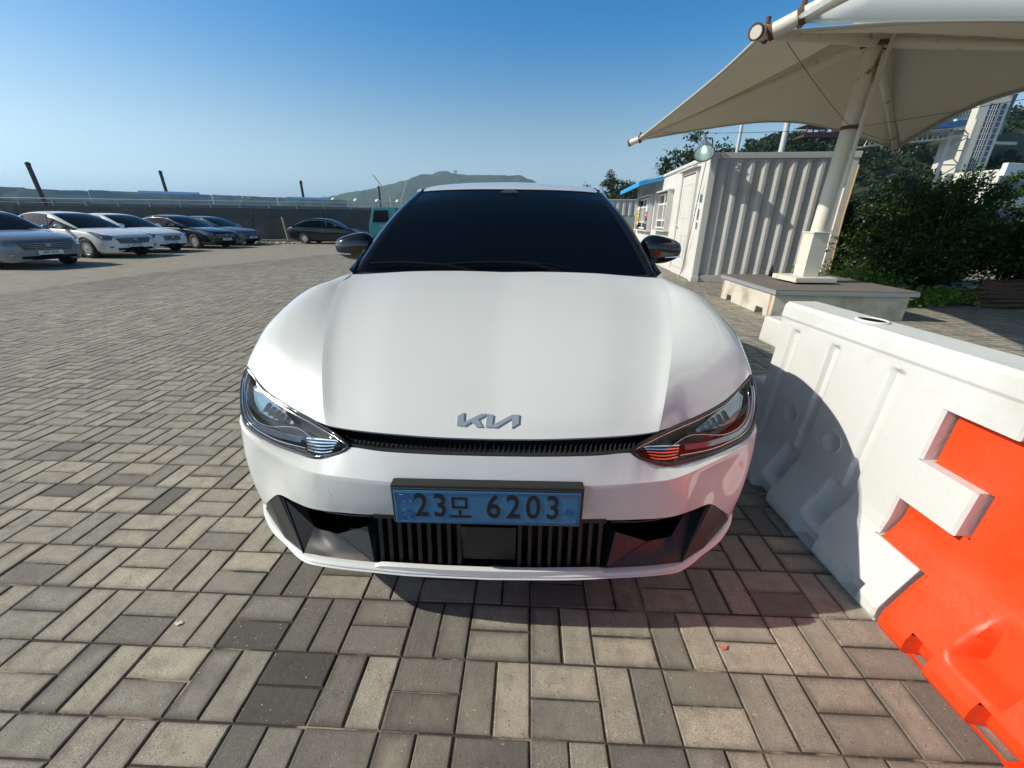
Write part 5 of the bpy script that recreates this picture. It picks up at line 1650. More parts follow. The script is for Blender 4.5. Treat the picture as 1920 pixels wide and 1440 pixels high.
# ---- saloon cars
def sedan(loc, heading, paint, label, glassm=None, scale=1.0, L_=4.82, W_=1.83, H_=1.47, plate=None, nose='wide', chrome=True, group=None, roofm=None):
    rt = empty('saloon_car', loc, heading, label, 'car', group)
    rt.scale = (scale, scale, scale)
    hl, hw = L_ / 2, W_ / 2
    # stations: x, half width, shoulder z, centre top z, sill z
    st = [(hl, .22, .56, .60, .36), (hl - .02, .48, .62, .665, .24), (hl - .09, .68, .67, .73, .20), (hl - .22, .81, .72, .785, .18), (hl - .42, .87, .77, .84, .18), (hl - .68, .898, .83, .89, .19), (hl - .98, .91, .875, .93, .19), (hl - 1.30, .912, .91, .962, .19),
          (.40, .914, .945, .985, .19), (-.3, .914, .955, .99, .19), (-1.0, .914, .975, 1.0, .19), (-1.45, .912, .99, 1.03, .19), (-hl + .55, .89, .985, 1.04, .20), (-hl + .28, .85, .97, 1.03, .22), (-hl + .10, .78, .93, .99, .26), (-hl + .01, .62, .80, .84, .30)]
    sc = hw / .915
    rows = []
    for (x, w, zs, zt, zl) in st:
        w *= sc
        row = [(x, 0, zt), (x, w * .45, zt - .008), (x, w * .74, zt - .022), (x, w * .90, zs - .002), (x, w * .975, zs - .075), (x, w, (zs + zl) * .5 + .06), (x, w * .995, (zs + zl) * .5 - .06), (x, w * .965, zl + .10), (x, w * .88, zl)]
        rows.append(row)
    G = surf(rows, 5, 4)
    AXL = (hl - .93, -hl + 1.07)
    RR = .365
    for row in G:
        for p in row:
            if p.y < hw * .6: continue
            for ax in AXL:
                d = math.hypot(p.x - ax, p.z - .32)
                if RR - .035 < d < RR + .035:
                    k = RR / d; p.x = ax + (p.x - ax) * k; p.z = .32 + (p.z - .32) * k
    mb = MB()
    for sg in (1, -1):
        n, mc = len(G), len(G[0])
        vs = [Vector((p.x, sg * p.y, p.z)) for r in G for p in r]; fs = []
        for i in range(n - 1):
            for j in range(mc - 1):
                f = (i * mc + j, i * mc + j + 1, (i + 1) * mc + j + 1, (i + 1) * mc + j)
                c = sum((vs[k] for k in f), Vector()) / 4
                if abs(c.y) > hw * .6 and any(math.hypot(c.x - ax, c.z - .32) < RR - .006 for ax in AXL): continue
                fs.append(f if sg > 0 else tuple(reversed(f)))
        mb.add(vs, fs, 0, True)
    mb.build('body', paint, rt)
    # greenhouse
    gx = [(1.12, .80, .96, .97), (.62, .77, 1.0, 1.19), (.28, .72, 1.0, 1.33), (.0, .68, 1.0, 1.415), (-.35, .66, 1.0, H_ - .01), (-.8, .655, 1.0, H_ - .005), (-1.2, .66, 1.0, H_ - .06), (-1.55, .68, 1.0, 1.29), (-1.95, .72, 1.0, 1.08), (-2.05, .74, .99, 1.02)]
    rg_ = []
    for (x, w, zb, zt) in gx:
        w *= sc
        x2 = x
        rg_.append([(x2, 0, zt + .012), (x2, w * .5, zt + .004), (x2, w * .86, zt - .02), (x2, w * .97 + .01, zt - .055 if zt > 1.1 else zt - .02), (x2, lerp(w, .855 * sc, .5), lerp(zt, zb, .55)), (x2, .865 * sc, zb - .03)])
    GG = surf(rg_, 4, 3)
    nrow = len(GG)
    glass = MB(); roof = MB(); trim = MB()
    idx_front = [i for i, r in enumerate(GG) if r[0].x > .02]; 
    for sg in (1, -1):
        fl = lambda g: g
        Q = [[Vector((p.x, sg * p.y, p.z)) for p in r] for r in GG]
        mc = len(Q[0])
        for i in range(nrow - 1):
            xm = Q[i][0].x
            for j in range(mc - 1):
                f = [Q[i][j], Q[i][j + 1], Q[i + 1][j + 1], Q[i + 1][j]]
                if sg < 0: f.reverse()
                top = j < 9
                if top: tgt = roof if -1.22 < xm < .05 else glass
                else: tgt = glass
                if 6 <= j < 10 and (xm > .05 or xm < -1.22): tgt = roof       # pillars
                tgt.add(f, [(0, 1, 2, 3)], 0, True)
    roof.build('roof', roofm or paint, rt, merge=True)
    glass.build('window', glassm or M['car_glass'], rt, merge=True)
    for sg in (1, -1):
        if chrome:
            mb = MB()
            L0 = [Vector((p[0].x, sg * (p[10].y + .012), p[10].z)) for p in GG if -1.9 < p[0].x < 1.05]
            mb.tube(L0, .011, 5); mb.build('window_trim', M['chrome'], rt)
        for x in (.10, -.85):
            mb = MB(); mb.box((x - .25, sg * (hw + .006), .80), (.20, .022, .024)); mb.build('door_handle', M['chrome'], rt)
        mb = MB()
        mb.box((.12 - .02, sg * (hw * .93), 1.16), (.05, .02, .30), M=Matrix.Rotation(R(4) * sg, 3, 'X')); mb.build('pillar_cover', M['black_gloss'], rt)
        mb = MB(); mb.lathe([(.001, -.10), (.05, -.09), (.075, -.03), (.07, .05), (.04, .09), (.001, .10)], c=(.72, sg * (hw + .06), 1.02), n=12, M=Matrix.Rotation(R(90), 3, 'X') @ Matrix.Diagonal((1, .8, 1)))
        mb.build('side_mirror', paint, rt)
        # headlamp sweeps back along the shoulder
        def bp(x, zf):  # point on the body surface at station x, zf = index of column
            i = min(range(len(G)), key=lambda i: abs(G[i][8].x - x)); p = G[i][zf]; return Vector((p.x + .012, sg * (p.y + .008), p.z + .004))
        mb = MB()
        xs = [hl - .10, hl - .18, hl - .28, hl - .42, hl - .60, hl - .80]
        tcol = [10, 10, 11, 11, 11, 12]; bcol = [17, 18, 18, 17, 15, 13]
        mb.grid([[bp(x, t) for x, t in zip(xs, tcol)], [bp(x, (t + b) // 2) for x, t, b in zip(xs, tcol, bcol)], [bp(x, b) for x, b in zip(xs, bcol)]], 0, True, flip=sg > 0)
        hlm = mb.build('headlight', M['lamp_far'], rt)
        mb = MB(); p = bp(hl - .30, 15); mb.lathe([(.055, 0), (.06, .012), (.03, .014)], c=p, n=14, M=Matrix.Rotation(R(80), 3, 'Y')); mb.build('lamp_projector', M['chrome'], hlm)
        mb = MB(); mb.box((hl - .13, sg * .62 * sc, .36), (.10, .26, .055)); mb.build('fog_lamp', M['lamp_clear'], rt, bevel=.015)
        mb = MB(); mb.box((-hl + .12, sg * .66 * sc, .80), (.16, .34, .15)); mb.build('tail_light', M['red_paint'], rt, bevel=.03)
    gw = .50 if nose == 'wide' else .40
    mb = MB()
    gg = [[Vector((hl + .036 - .050 * (abs(y) / gw) ** 2 * 1.0 - .10 * (z - .45), y * (1 + .18 * (z - .5) / .15), z)) for y in [gw * (k / 6 - 1) for k in range(13)]] for z in (.47, .54, .61, .655)]
    mb.grid(gg, 0, True, flip=True)
    gr = mb.build('grille', M['black_plastic'], rt)
    mb = MB()
    for z in (.50, .545, .59, .635): mb.tube([Vector((hl + .042 - .050 * (abs(y) / gw) ** 2 - .10 * (z - .45), y * (1 + .18 * (z - .5) / .15) * .97, z)) for y in [gw * (k / 6 - 1) for k in range(13)]], .007, 5)
    mb.build('grille_bar', M['chrome'], gr)
    mb = MB()
    mb.grid([[Vector((hl + .022 - .06 * (abs(y) / .6) ** 2, y, z)) for y in [.58 * (k / 6 - 1) for k in range(13)]] for z in (.26, .33)], 0, True, flip=True)
    mb.build('lower_intake', M['void_black'], rt)
    pe = empty('number_plate', (hl + .035, 0, .41), 0, parent=rt)
    mb = MB(); mb.box((0, 0, 0), (.012, .52, .11)); mb.build('plate', M['globe_white'], pe)
    if plate:
        for k, part in enumerate((plate,)):
            text_mesh(part, .105, 'plate_text', M['plate_ink'], pe, (.0072, 0, .002), rot=(R(90), 0, R(90)), sx=.74, bold=.001, align='CENTER', ext=.0004)
    mb = MB(); mb.tube([(hl + .034, .055 * math.cos(a), .60 + .032 * math.sin(a)) for a in [2 * math.pi * k / 20 for k in range(21)]], .006, 5, cap=False)
    mb.tube([(hl + .036, -.022, .578), (hl + .036, -.010, .622)], .006, 5); mb.tube([(hl + .036, .010, .578), (hl + .036, .022, .622)], .006, 5); mb.tube([(hl + .036, -.014, .60), (hl + .036, .014, .60)], .006, 5)
    mb.build('emblem', M['chrome'], gr)
    for ax in AXL:
        for sg in (1, -1):
            w = wheel_y(rt, (ax, sg * (hw - .115), .325), .325, .21, M['alloy'], sg)
    mb = MB(); mb.box((0, 0, .28), (L_ - .8, W_ - .46, .16)); mb.box((0, 0, .55), (L_ - 1.0, W_ - .50, .5)); mb.build('underbody', M['void_black'], rt)
    return rt
def wheel_y(parent, c, rad, width, rim_mat, sg, spokes=10):
    w = wheel(parent, c, rad, width, rim_mat, 1, spokes)
    w.rotation_euler = (0, 0, R(90) * sg)
    return w
P_ = {}
M['lamp_far'] = principled('far_headlamp', (0.30, 0.33, 0.35), rough=.15, metal=.5, coat=1, var=.6, vscale=14)
def paint(name, col, metal=.0, rough=.35): return principled(name, col, rough=rough, metal=metal, coat=1, coat_rough=.03, spec=.12)
P_['slate'] = paint('slate_grey_paint', (0.20, 0.235, 0.27), .3)
P_['white'] = paint('pearl_white_paint', (0.80, 0.83, 0.83))
P_['black'] = paint('black_paint', (0.008, 0.009, 0.012))
P_['steel'] = paint('steel_grey_paint', (0.11, 0.13, 0.15), .3)
GRP = 'saloon cars parked in a row by the sea wall'
HD = R(-11)
sedan((-14.35, 11.85, 0), R(-16), P_['slate'], 'slate grey saloon nearest the left edge of the photo, cut off by it', plate='44버 8567', scale=.97, group=GRP, chrome=False)
sedan((-14.95, 14.95, 0), HD, P_['white'], 'white saloon between the slate grey car and the other white car', plate='51우 2799', scale=.96, group=GRP, chrome=False)
sedan((-15.35, 17.15, 0), HD, P_['white'], 'white saloon with a broad grille, second white one, beside the black car', plate='13가 3467', scale=.94, group=GRP, chrome=False, nose='narrow')
sedan((-14.9, 19.7, 0), HD, P_['black'], 'black saloon with chrome window line parked in the row after the white cars', plate='29보 7812', scale=.92, group=GRP)
sedan((-15.0, 21.9, 0), HD, P_['steel'], 'steel grey saloon at the far right end of the parked row', plate='63나 1407', scale=.90, group=GRP)
sedan((-9.75, 23.5, 0), R(-3), P_['black'], 'black saloon seen side on, standing alone in front of the sea wall', plate=None, scale=.87)

# ---- small teal truck
TK = empty('small_truck', (-6.15, 24.0, 0), R(180), 'teal cab-over truck half hidden behind the windscreen pillar', 'truck')
TK.scale = (.9, .9, .9)
M['teal'] = principled('teal_paint', (0.01, 0.22, 0.24), rough=.35, coat=.8)
mb = MB()
prof_ = [(1.62, .42), (1.66, .95), (1.60, 1.18), (1.38, 1.93), (1.30, 2.02), (.02, 2.04), (0, 2.0), (0, .55), (.9, .42)]
mb.prism([Vector((x, -.85, z)) for x, z in prof_], (0, 1.7, 0))
cab = mb.build('cab', M['teal'], TK, merge=True, bevel=.04, seg=3)
for sg in (1, -1):
    mb = MB(); mb.prism([Vector((x, sg * .853, z)) for x, z in ((1.42, 1.22), (1.26, 1.86), (.45, 1.88), (.45, 1.22))], (0, sg * .012, 0)); mb.build('side_window', M['car_glass'], cab)
    mb = MB(); mb.lathe([(.30, -.1), (.35, -.08), (.35, .08), (.30, .1), (.18, .06), (.001, .07)], c=(.92, sg * .72, .35), n=24, M=Matrix.Rotation(R(-90) * sg, 3, 'X')); mb.build('wheel', M['rubber'], TK)
    mb = MB(); mb.box((1.72, sg * .98, 1.62), (.08, .16, .30)); mb.tube([(1.45, sg * .86, 1.75), (1.72, sg * .98, 1.72)], .015, 5); mb.build('side_mirror', M['black_plastic'], TK)
    mb = MB(); mb.box((1.655, sg * .62, .78), (.05, .26, .16)); mb.build('headlight', M['lamp_clear'], TK, bevel=.02)
mb = MB(); mb.prism([Vector((x, -.76, z)) for x, z in ((1.625, 1.18), (1.648, 1.18), (1.43, 1.88), (1.405, 1.88))], (0, 1.52, 0)); mb.build('windscreen', M['car_glass'], cab)
mb = MB(); mb.box((1.68, 0, .50), (.10, 1.66, .22)); mb.build('bumper', M['cont_white'], TK, bevel=.02)
mb = MB(); mb.box((-1.5, 0, .72), (2.9, 1.7, .08)); 
for s_ in (-1, 1): mb.box((-1.5, s_ * .84, .92), (2.9, .03, .36))
mb.box((-2.94, 0, .92), (.03, 1.7, .36)); mb.box((-.05, 0, .92), (.03, 1.7, .40))
mb.build('cargo_bed', M['teal'], TK)
mb = MB(); mb.box((-1.1, 0, .52), (3.8, .7, .16)); mb.build('chassis', M['void_black'], TK)
for sg in (1, -1):
    mb = MB(); mb.lathe([(.30, -.1), (.33, -.08), (.33, .08), (.30, .1), (.18, .06), (.001, .07)], c=(-2.0, sg * .72, .33), n=24, M=Matrix.Rotation(R(-90) * sg, 3, 'X')); mb.build('wheel', M['rubber'], TK)
text_mesh('모닝', .16, 'door_lettering', M['globe_white'], TK, (1.05, .868, 1.02), rot=(R(90), 0, R(180)), sx=1)

# post and timber beside the black car
M['post_wood'] = principled('yellowed_post', (0.42, 0.36, 0.24), rough=.8, var=.2, vscale=4)
mb = MB(); mb.tube([(-.12, 0, 1.32), (.02, 0, 0)], .055, 8)
tag(mb.build('leaning_post', M['post_wood'], None, loc=(-12.55, 24.2, 0)), 'thin yellowish post leaning in front of the sea wall beside the black car', 'post')
mb = MB()
mb.box((0, 0, .10), (2.3, .22, .10), rz=.1)
mb.build
tag(mb.build('timber_plank', M['post_wood'], None, loc=(-13.2, 24.1, .0)), 'weathered timber plank lying at the foot of the sea wall', 'plank')
M['rubble'] = principled('pale_rubble', (.36, .35, .30), rough=.95, var=.3, vscale=5)
mb = MB(); rg = random.Random(9)
for k in range(70):
    x, y = rg.uniform(-2.2, 2.2), rg.gauss(0, .28); r_ = rg.uniform(.03, .10)
    b_ = bmesh.new(); bmesh.ops.create_icosphere(b_, subdivisions=1, radius=r_)
    mb.add([(v.co.x * 1.3 + x, v.co.y + y, max(0, v.co.z * .7 + r_ * .4)) for v in b_.verts], [tuple(v.index for v in f.verts) for f in b_.faces], 0); b_.free()
tag(mb.build('rubble_strip', M['rubble'], None, loc=(-12.6, 22.9, 0)), 'scattered pale stones and dry soil at the lot edge by the black car', 'rubble', kind='stuff')
# ------------------------------------------------------------------ vegetation and the far setting
def leaf_mesh(name, pts, nrm, size, tone, mat, parent=None, seed=0, aspect=.55, loc=None):
    """pts (n,3) leaf centres; each leaf is a folded quad pair with its own tone"""
    rs = np.random.RandomState(seed)
    n = len(pts)
    pts = np.asarray(pts, float)
    d = rs.normal(size=(n, 3)); d /= np.linalg.norm(d, axis=1)[:, None]
    if nrm is None: nn = rs.normal(size=(n, 3)) + np.array([0, 0, .7])
    else: nn = np.asarray(nrm) + rs.normal(size=(n, 3)) * .6
    nn /= np.linalg.norm(nn, axis=1)[:, None]
    a = np.cross(nn, d); a /= np.linalg.norm(a, axis=1)[:, None]
    b = np.cross(nn, a)
    s = np.asarray(size) * rs.uniform(.6, 1.3, n)
    a = a * s[:, None]; b = b * (s * aspect)[:, None]; c = nn * (s * .18)[:, None]
    V = np.stack([pts - a, pts + b - c, pts + a, pts - b - c], 1).reshape(-1, 3)
    me = bpy.data.meshes.new(name)
    me.vertices.add(4 * n); me.vertices.foreach_set('co', V.ravel())
    me.loops.add(4 * n); me.loops.foreach_set('vertex_index', np.arange(4 * n))
    me.polygons.add(n); me.polygons.foreach_set('loop_start', np.arange(0, 4 * n, 4)); me.polygons.foreach_set('loop_total', np.full(n, 4))
    me.update(); me.validate()
    at = me.attributes.new('tone', 'FLOAT', 'FACE'); at.data.foreach_set('value', np.clip(tone, 0, 1))
    me.materials.append(mat)
    o = bpy.data.objects.new(name, me); COL.objects.link(o)
    if parent: o.parent = parent
    if loc is not None: o.location = loc
    return o
M['leaf_dark'] = leaf_mat('shrub_leaf', (0.008, 0.024, 0.005), (0.045, 0.10, 0.014), (0.16, 0.24, 0.04), transl=.3)
M['leaf_bright'] = leaf_mat('vine_leaf', (0.06, 0.13, 0.02), (0.17, 0.32, 0.045), (0.30, 0.42, 0.09), transl=.4, rough=.35)
M['leaf_tree'] = leaf_mat('tree_leaf', (0.012, 0.026, 0.010), (0.04, 0.07, 0.022), (0.08, 0.11, 0.04), transl=.2)
M['bark'] = principled('bark', (0.09, 0.07, 0.05), rough=.95, var=.4, vscale=8)

def clumps(rs, c, rx, ry, rz, nclump, per, cr_):
    """leaf positions gathered into clumps on and in an ellipsoid"""
    out = []; tones = []
    for _ in range(nclump):
        v = rs.normal(size=3); v /= np.linalg.norm(v)
        r = rs.uniform(.35, 1.0) ** .5
        cc = np.array(c) + v * r * np.array([rx, ry, rz])
        q = rs.normal(size=(per, 3)) * cr_ * rs.uniform(.45, 1.2)
        q[:, 2] *= .6
        out.append(cc + q); tones.append(np.clip(rs.normal(.42 + .12 * rs.normal(), .2, per), 0, 1))
    return np.vstack(out), np.concatenate(tones)

def shrub(loc, rx, ry, h, n, label, seed, mat='leaf_dark', leaf=.045, sprigs=14):
    leaf = .034
    rs = np.random.RandomState(seed)
    rt = empty('shrub', loc, 0, label, 'shrub')
    P1, T1 = clumps(rs, (0, 0, h * .52), rx * .82, ry * .82, h * .42, n, 46, .14)
    pl_ = [P1]; tl_ = [T1]
    mb = MB()
    for k in range(sprigs):      # arching twigs with leaves, they break up the outline
        a = rs.uniform(0, 2 * math.pi); r0 = rs.uniform(.1, .7)
        p0 = Vector((math.cos(a) * rx * r0 * .5, math.sin(a) * ry * r0 * .5, h * .3)); p1 = Vector((math.cos(a) * rx * r0, math.sin(a) * ry * r0, h * rs.uniform(.8, 1.0)))
        p2 = p1 + Vector((math.cos(a) * .2 * rs.uniform(.2, 1.4), math.sin(a) * .2, rs.uniform(.10, .48)))
        C_ = cr([p0, p1, p2], 7)
        mb.tube(C_, .012, 5, r2=.004)
        for p in C_[5:]:
            m_ = 12
            q = np.array(p) + rs.normal(size=(m_, 3)) * .055
            pl_.append(q); tl_.append(np.clip(rs.normal(.5, .2, m_), 0, 1))
    for k in range(6):
        a = rs.uniform(0, 2 * math.pi); mb.tube([(0.1 * math.cos(a), .1 * math.sin(a), 0), (rx * .4 * math.cos(a), ry * .4 * math.sin(a), h * .5)], .022, 5, r2=.01)
    mb.build('stem', M['bark'], rt)
    P = np.vstack(pl_); T = np.concatenate(tl_)
    k = P[:, 2] > .02
    leaf_mesh('foliage', P[k], None, leaf, T[k], M[mat], rt, seed)
    return rt
shrub((7.75, 8.0, 0), 1.25, 1.15, 1.72, 330, 'dark dense shrub right behind the timber topped plinth', 11, sprigs=26)
shrub((8.9, 9.3, 0), 1.7, 1.2, 1.88, 330, 'tall dark shrub below the far right tip of the canopy', 12, sprigs=30)
shrub((9.35, 7.35, 0), 1.1, 1.0, 1.62, 280, 'dark shrub at the right edge of the photo, over the white railing', 13, sprigs=26)
shrub((11.2, 8.6, 0), 1.5, 1.3, 1.85, 240, 'dark shrub standing behind the others at the far right', 14, sprigs=20)
shrub((7.15, 9.6, 0), .7, .8, 1.45, 130, 'slender shrub against the right end of the container', 15, sprigs=18)
# bright vine on the ground
rs = np.random.RandomState(4)
def creeper(loc, rx, ry, h, n, label, seed):
    rs = np.random.RandomState(seed)
    P = rs.normal(size=(n, 3)) * np.array([rx * .5, ry * .5, h * .35]); P[:, 2] = np.abs(P[:, 2]) + .03 + .12 * h * np.sin(P[:, 0] * 5)
    P[:, 2] = np.clip(P[:, 2], .02, h)
    o = leaf_mesh('creeper', P, None, .030, np.clip(rs.normal(.5, .25, n), 0, 1), M['leaf_bright'], None, seed, aspect=.7, loc=loc)
    tag(o, label, 'plant')
creeper((6.55, 8.1, 0), .9, .55, .62, 5200, 'bright green leafy creeper along the back of the plinth', 21)
creeper((7.0, 7.05, 0), .85, .32, .28, 2400, 'low bright green creeper on the ground right of the plinth', 22)
# coiled brown matting and white railing at the right edge
M['brown_net'] = principled('brown_matting', (0.09, 0.055, 0.035), rough=.9, var=.4, vscale=25)
mb = MB()
for k in range(7):
    r0 = .55 - .03 * k
    mb.tube([Vector((r0 * math.cos(a) * 1.25, r0 * math.sin(a) * .6, .05 + .055 * k + .02 * math.sin(3 * a + k))) for a in [2 * math.pi * q / 28 for q in range(29)]], .035, 6, cap=False)
tag(mb.build('rolled_matting', M['brown_net'], None, loc=(8.35, 6.95, 0)), 'low heap of rolled brown matting under the shrubs at the right', 'matting')
rl = empty('metal_railing', (9.05, 6.55, 0), R(75), 'short white metal railing at the right edge beneath the shrubs', 'railing')
mb = MB(); mb.tube([(0, 0, .75), (2.2, 0, .75)], .018, 6); mb.build('rail', M['cont_white'], rl)
mb = MB(); mb.tube([(0, 0, .12), (2.2, 0, .12)], .014, 6); mb.build('rail', M['cont_white'], rl)
for k in range(16):
    mb = MB(); mb.tube([(.03 + k * .14, 0, 0), (.03 + k * .14, 0, .74)], .008, 5); mb.build('baluster', M['cont_white'], rl)

def tree(loc, h, r, n, label, seed, kind='round', leaf=.10, mat='leaf_tree', group=None):
    rs = np.random.RandomState(seed)
    rt = empty('tree', loc, 0, label, 'tree', group)
    mb = MB()
    mb.tube([(0, 0, 0), (.04 * h * rs.uniform(-1, 1), 0, h * .5), (0.05 * h * rs.uniform(-1, 1), .02 * h, h * .92)], .03 * h, 8, r2=.006 * h)
    tips = []
    for k in range(12):
        a = rs.uniform(0, 2 * math.pi); z0 = h * rs.uniform(.35, .85)
        L = r * rs.uniform(.5, 1.05) * (1.1 - .5 * (z0 / h))
        p1 = Vector((math.cos(a) * L, math.sin(a) * L, z0 + L * rs.uniform(.15, .6)))
        mb.tube([(0, 0, z0), Vector((0, 0, z0)).lerp(p1, .5) + Vector((0, 0, .05 * h)), p1], .012 * h, 5, r2=.004 * h); tips.append(np.array(p1))
    tips.append(np.array((0, 0, h * .95))); tips.append(np.array((0, 0, h * .8)))
    mb.build('trunk', M['bark'], rt)
    P = []; T = []
    for t in tips:
        for _ in range(3):
            c = t + rs.normal(size=3) * r * .2
            m_ = n // (len(tips) * 3)
            P.append(c + rs.normal(size=(m_, 3)) * np.array([r * .17, r * .17, r * .10])); T.append(np.clip(rs.normal(.42 + .1 * rs.normal(), .22, m_), 0, 1))
    leaf_mesh('crown', np.vstack(P), None, leaf, np.concatenate(T), M[mat], rt, seed)
    return rt
tree((8.8, 41, -.05), 5.2, 1.3, 2200, 'tall thin tree beyond the blue awning, highest of the left group', 31)
tree((7.6, 43, -.05), 4.0, 1.2, 1500, 'small sparse tree just right of the white roof of the car', 32)
tree((10.4, 42, -.05), 4.6, 1.7, 2400, 'bushy tree directly left of the blue awning', 33)
tree((9.8, 30, -.05), 5.1, 1.15, 2000, 'spiky tree rising over the middle of the container side', 34)
tree((11.6, 30, -.05), 6.1, 1.6, 2800, 'dark round tree behind the work lamp', 35)
for k, (x, y, h, r) in enumerate(((9.3, 47, 3.3, 1.9), (12.0, 45, 3.5, 2.0), (13.5, 36, 4.2, 2.2))):
    tree((x, y, -.05), h, r, 2200, ('low wide tree deep in the gap beside the car roof', 'low tree behind the blue awning', 'broad tree low behind the container roof')[k], 36 + k)

# steel hoarding seen in the gap
sf = empty('steel_fence', (4.9, 25.6, 0), R(-8), 'ribbed grey steel fence in the gap between the car and the container', 'fence')
mb = MB(); pts = []
x = 0
while x < 4.2: pts += [(x, 0), (x + .12, 0), (x + .17, .06), (x + .29, .06)]; x += .34
mb.grid([[Vector((a, b, z)) for a, b in pts] for z in (1.55, 2.35)], 0, False); mb.build('ribbed_sheet', M['cont_grey'], sf)
mb = MB(); mb.box((2.1, .05, .77), (4.3, .05, 1.54)); mb.build('lower_panel', principled('pale_green_panel', (.30, .36, .30), rough=.7), sf)
mb = MB(); mb.box((2.1, 0, 2.38), (4.3, .08, .06)); mb.build('top_rail', M['rail_steel'], sf)

# light poles behind the container
for (x, y, r_, h_, lab) in ((7.62, 16, .055, 4.7, 'thinner galvanised pole behind the container, left one'), (7.42, 13, .075, 4.2, 'thicker galvanised pole behind the container, right one')):
    mb = MB(); mb.tube([(0, 0, 0), (0, 0, h_)], r_, 12); mb.lathe([(r_ * 2.2, 0), (r_ * 2.2, .03), (r_, .03)], n=12)
    tag(mb.build('light_pole', M['rail_steel'], None, loc=(x, y, 0)), lab, 'pole')

# ---- hills
M['hill_green'] = principled('wooded_hill', (0.028, 0.055, 0.022), rough=.95, var=.55, vscale=.02, bump=2.5, bscale=.06)
def hill(name, X, Hs, y0, depth, nx, ny, amp, seed, mat, label=None):
    xs = np.linspace(X[0], X[-1], nx)
    rows = []
    for j in range(ny):
        t = j / (ny - 1); v = t * 2 - 1
        row = []
        for x in xs:
            h = float(np.interp(x, X, Hs)) * max(0, 1 - abs(v) ** 1.6)
            nz = noise.fractal(Vector((x * amp[1] + seed, v * depth * amp[1], 0)), 1, 2, 5)
            row.append(Vector((x, y0 + v * depth, h + amp[0] * nz * min(1, h / (Hs and max(Hs) * .15)))))
        rows.append(row)
    mb = MB(); mb.grid(rows, 0, True, flip=False)
    o = mb.build(name, mat); tag(o, label, kind='structure'); return rows
hx = [-900, -740, -646, -560, -500, -440, -391, -350, -319, -285, -232, -190, -145, -100, -58, 20, 82, 150, 260, 420]
hh_ = [10, 40, 62, 80, 90, 102, 112, 124, 136, 142, 146, 142, 143, 139, 135, 133, 114, 92, 60, 10]
hill('hill', hx, [h + 1 for h in hh_], 1560, 420, 240, 60, (11, .012), 3.3, M['hill_green'])
# low hazy shore left of the hill
hill('shore', [-1900, -1500, -1200, -900, -500], [4, 16, 12, 18, 4], 1700, 200, 60, 16, (3, .01), 8.0, M['hill_green'])
# summit buildings
for (x, w, h_, lab) in ((-226, 14, 7, 'small white building on the hill summit, left of two'), (-196, 9, 10, 'narrower white building on the hill summit, right of two')):
    b_ = empty('summit_building', (x, 1545, 143), 0, lab, 'building')
    mb = MB(); mb.box((0, 0, 2), (w, 8, h_ + 4)); mb.build('wall', M['globe_white'], b_)
    mb = MB(); mb.box((0, 0, 2 + h_ / 2 + 2.3), (w + 2, 9, 1)); mb.build('roof', M['pier_conc'], b_)
# wooded slope on the right
sx = [12, 20, 32, 42, 50, 56, 63, 73, 83, 95, 110, 125, 150, 190]
sh = [2, 4, 7.5, 11, 14, 17, 19.5, 20.2, 20, 20.5, 23, 26, 27, 22]
slope = hill('wooded_slope_ground', sx, sh, 122, 42, 90, 30, (1.2, .08), 1.7, M['hill_green'])
rs = np.random.RandomState(77)
P = []; T = []
for _ in range(1150):
    i = rs.randint(0, 16); j = rs.randint(0, 89)
    p = np.array(slope[i][j]) + np.array([rs.uniform(-1, 1), rs.uniform(-1.3, 1.3), 0])
    r = rs.uniform(1.0, 2.3); hh = r * rs.uniform(.8, 1.3)
    m_ = 120
    v = rs.normal(size=(m_, 3)); v /= np.linalg.norm(v, axis=1)[:, None]; v[:, 2] = np.abs(v[:, 2])
    lump = 1 + .25 * np.sin(v[:, :1] * 9 + rs.uniform(0, 6)) * np.cos(v[:, 1:2] * 8 + rs.uniform(0, 6))
    P.append(p + v * lump * np.array([r, r, hh]) * rs.uniform(.75, 1.02, (m_, 1)) + np.array([0, 0, .6])); T.append(np.clip(rs.normal(.40 + .14 * rs.normal(), .17, m_), 0, 1))
wl = leaf_mesh('woodland', np.vstack(P), None, .34, np.concatenate(T), M['leaf_tree'], None, 5, aspect=.7)
tag(wl, 'dense green trees covering the slope on the right', 'woodland', kind='stuff')
# retaining slope: paler ivy-covered face right of the tower
M['ivy'] = principled('ivy_face', (0.07, 0.11, 0.07), rough=.9, var=.5, vscale=.35, bump=.3, bscale=1.5)
mb = MB(); g = [[Vector((92 + 9 * i, 96 + .8 * math.sin(i), 3)) for i in range(10)], [Vector((93 + 9 * i, 99 + .8 * math.sin(i), 19)) for i in range(10)]]
mb.grid(g, 0, True); tag(mb.build('ivy_slope', M['ivy']), kind='structure')
# pavilion on the ridge
M['dark_red'] = principled('dark_red_timber', (.12, .03, .03), rough=.7)
pv = empty('hill_pavilion', (70, 110, 19.0), 0, 'small dark red pavilion on the ridge above the container', 'pavilion')
mb = MB(); mb.prism([Vector((-4.2, -2.4, 2.6)), Vector((4.2, -2.4, 2.6)), Vector((3.4, -2.4, 3.2)), Vector((-3.4, -2.4, 3.2))], (0, 4.8, 0)); mb.build('roof', M['pier_conc'], pv)
mb = MB(); mb.box((0, 0, .5), (8.2, 4.4, .35)); mb.box((0, -2.1, 1.0), (8.2, .1, .6)); mb.build('balcony', M['dark_red'], pv)
for k in range(6):
    mb = MB(); mb.box((-3.6 + k * 1.44, -2, 1.4), (.25, .25, 2.6)); mb.build('pillar', M['dark_red'], pv)
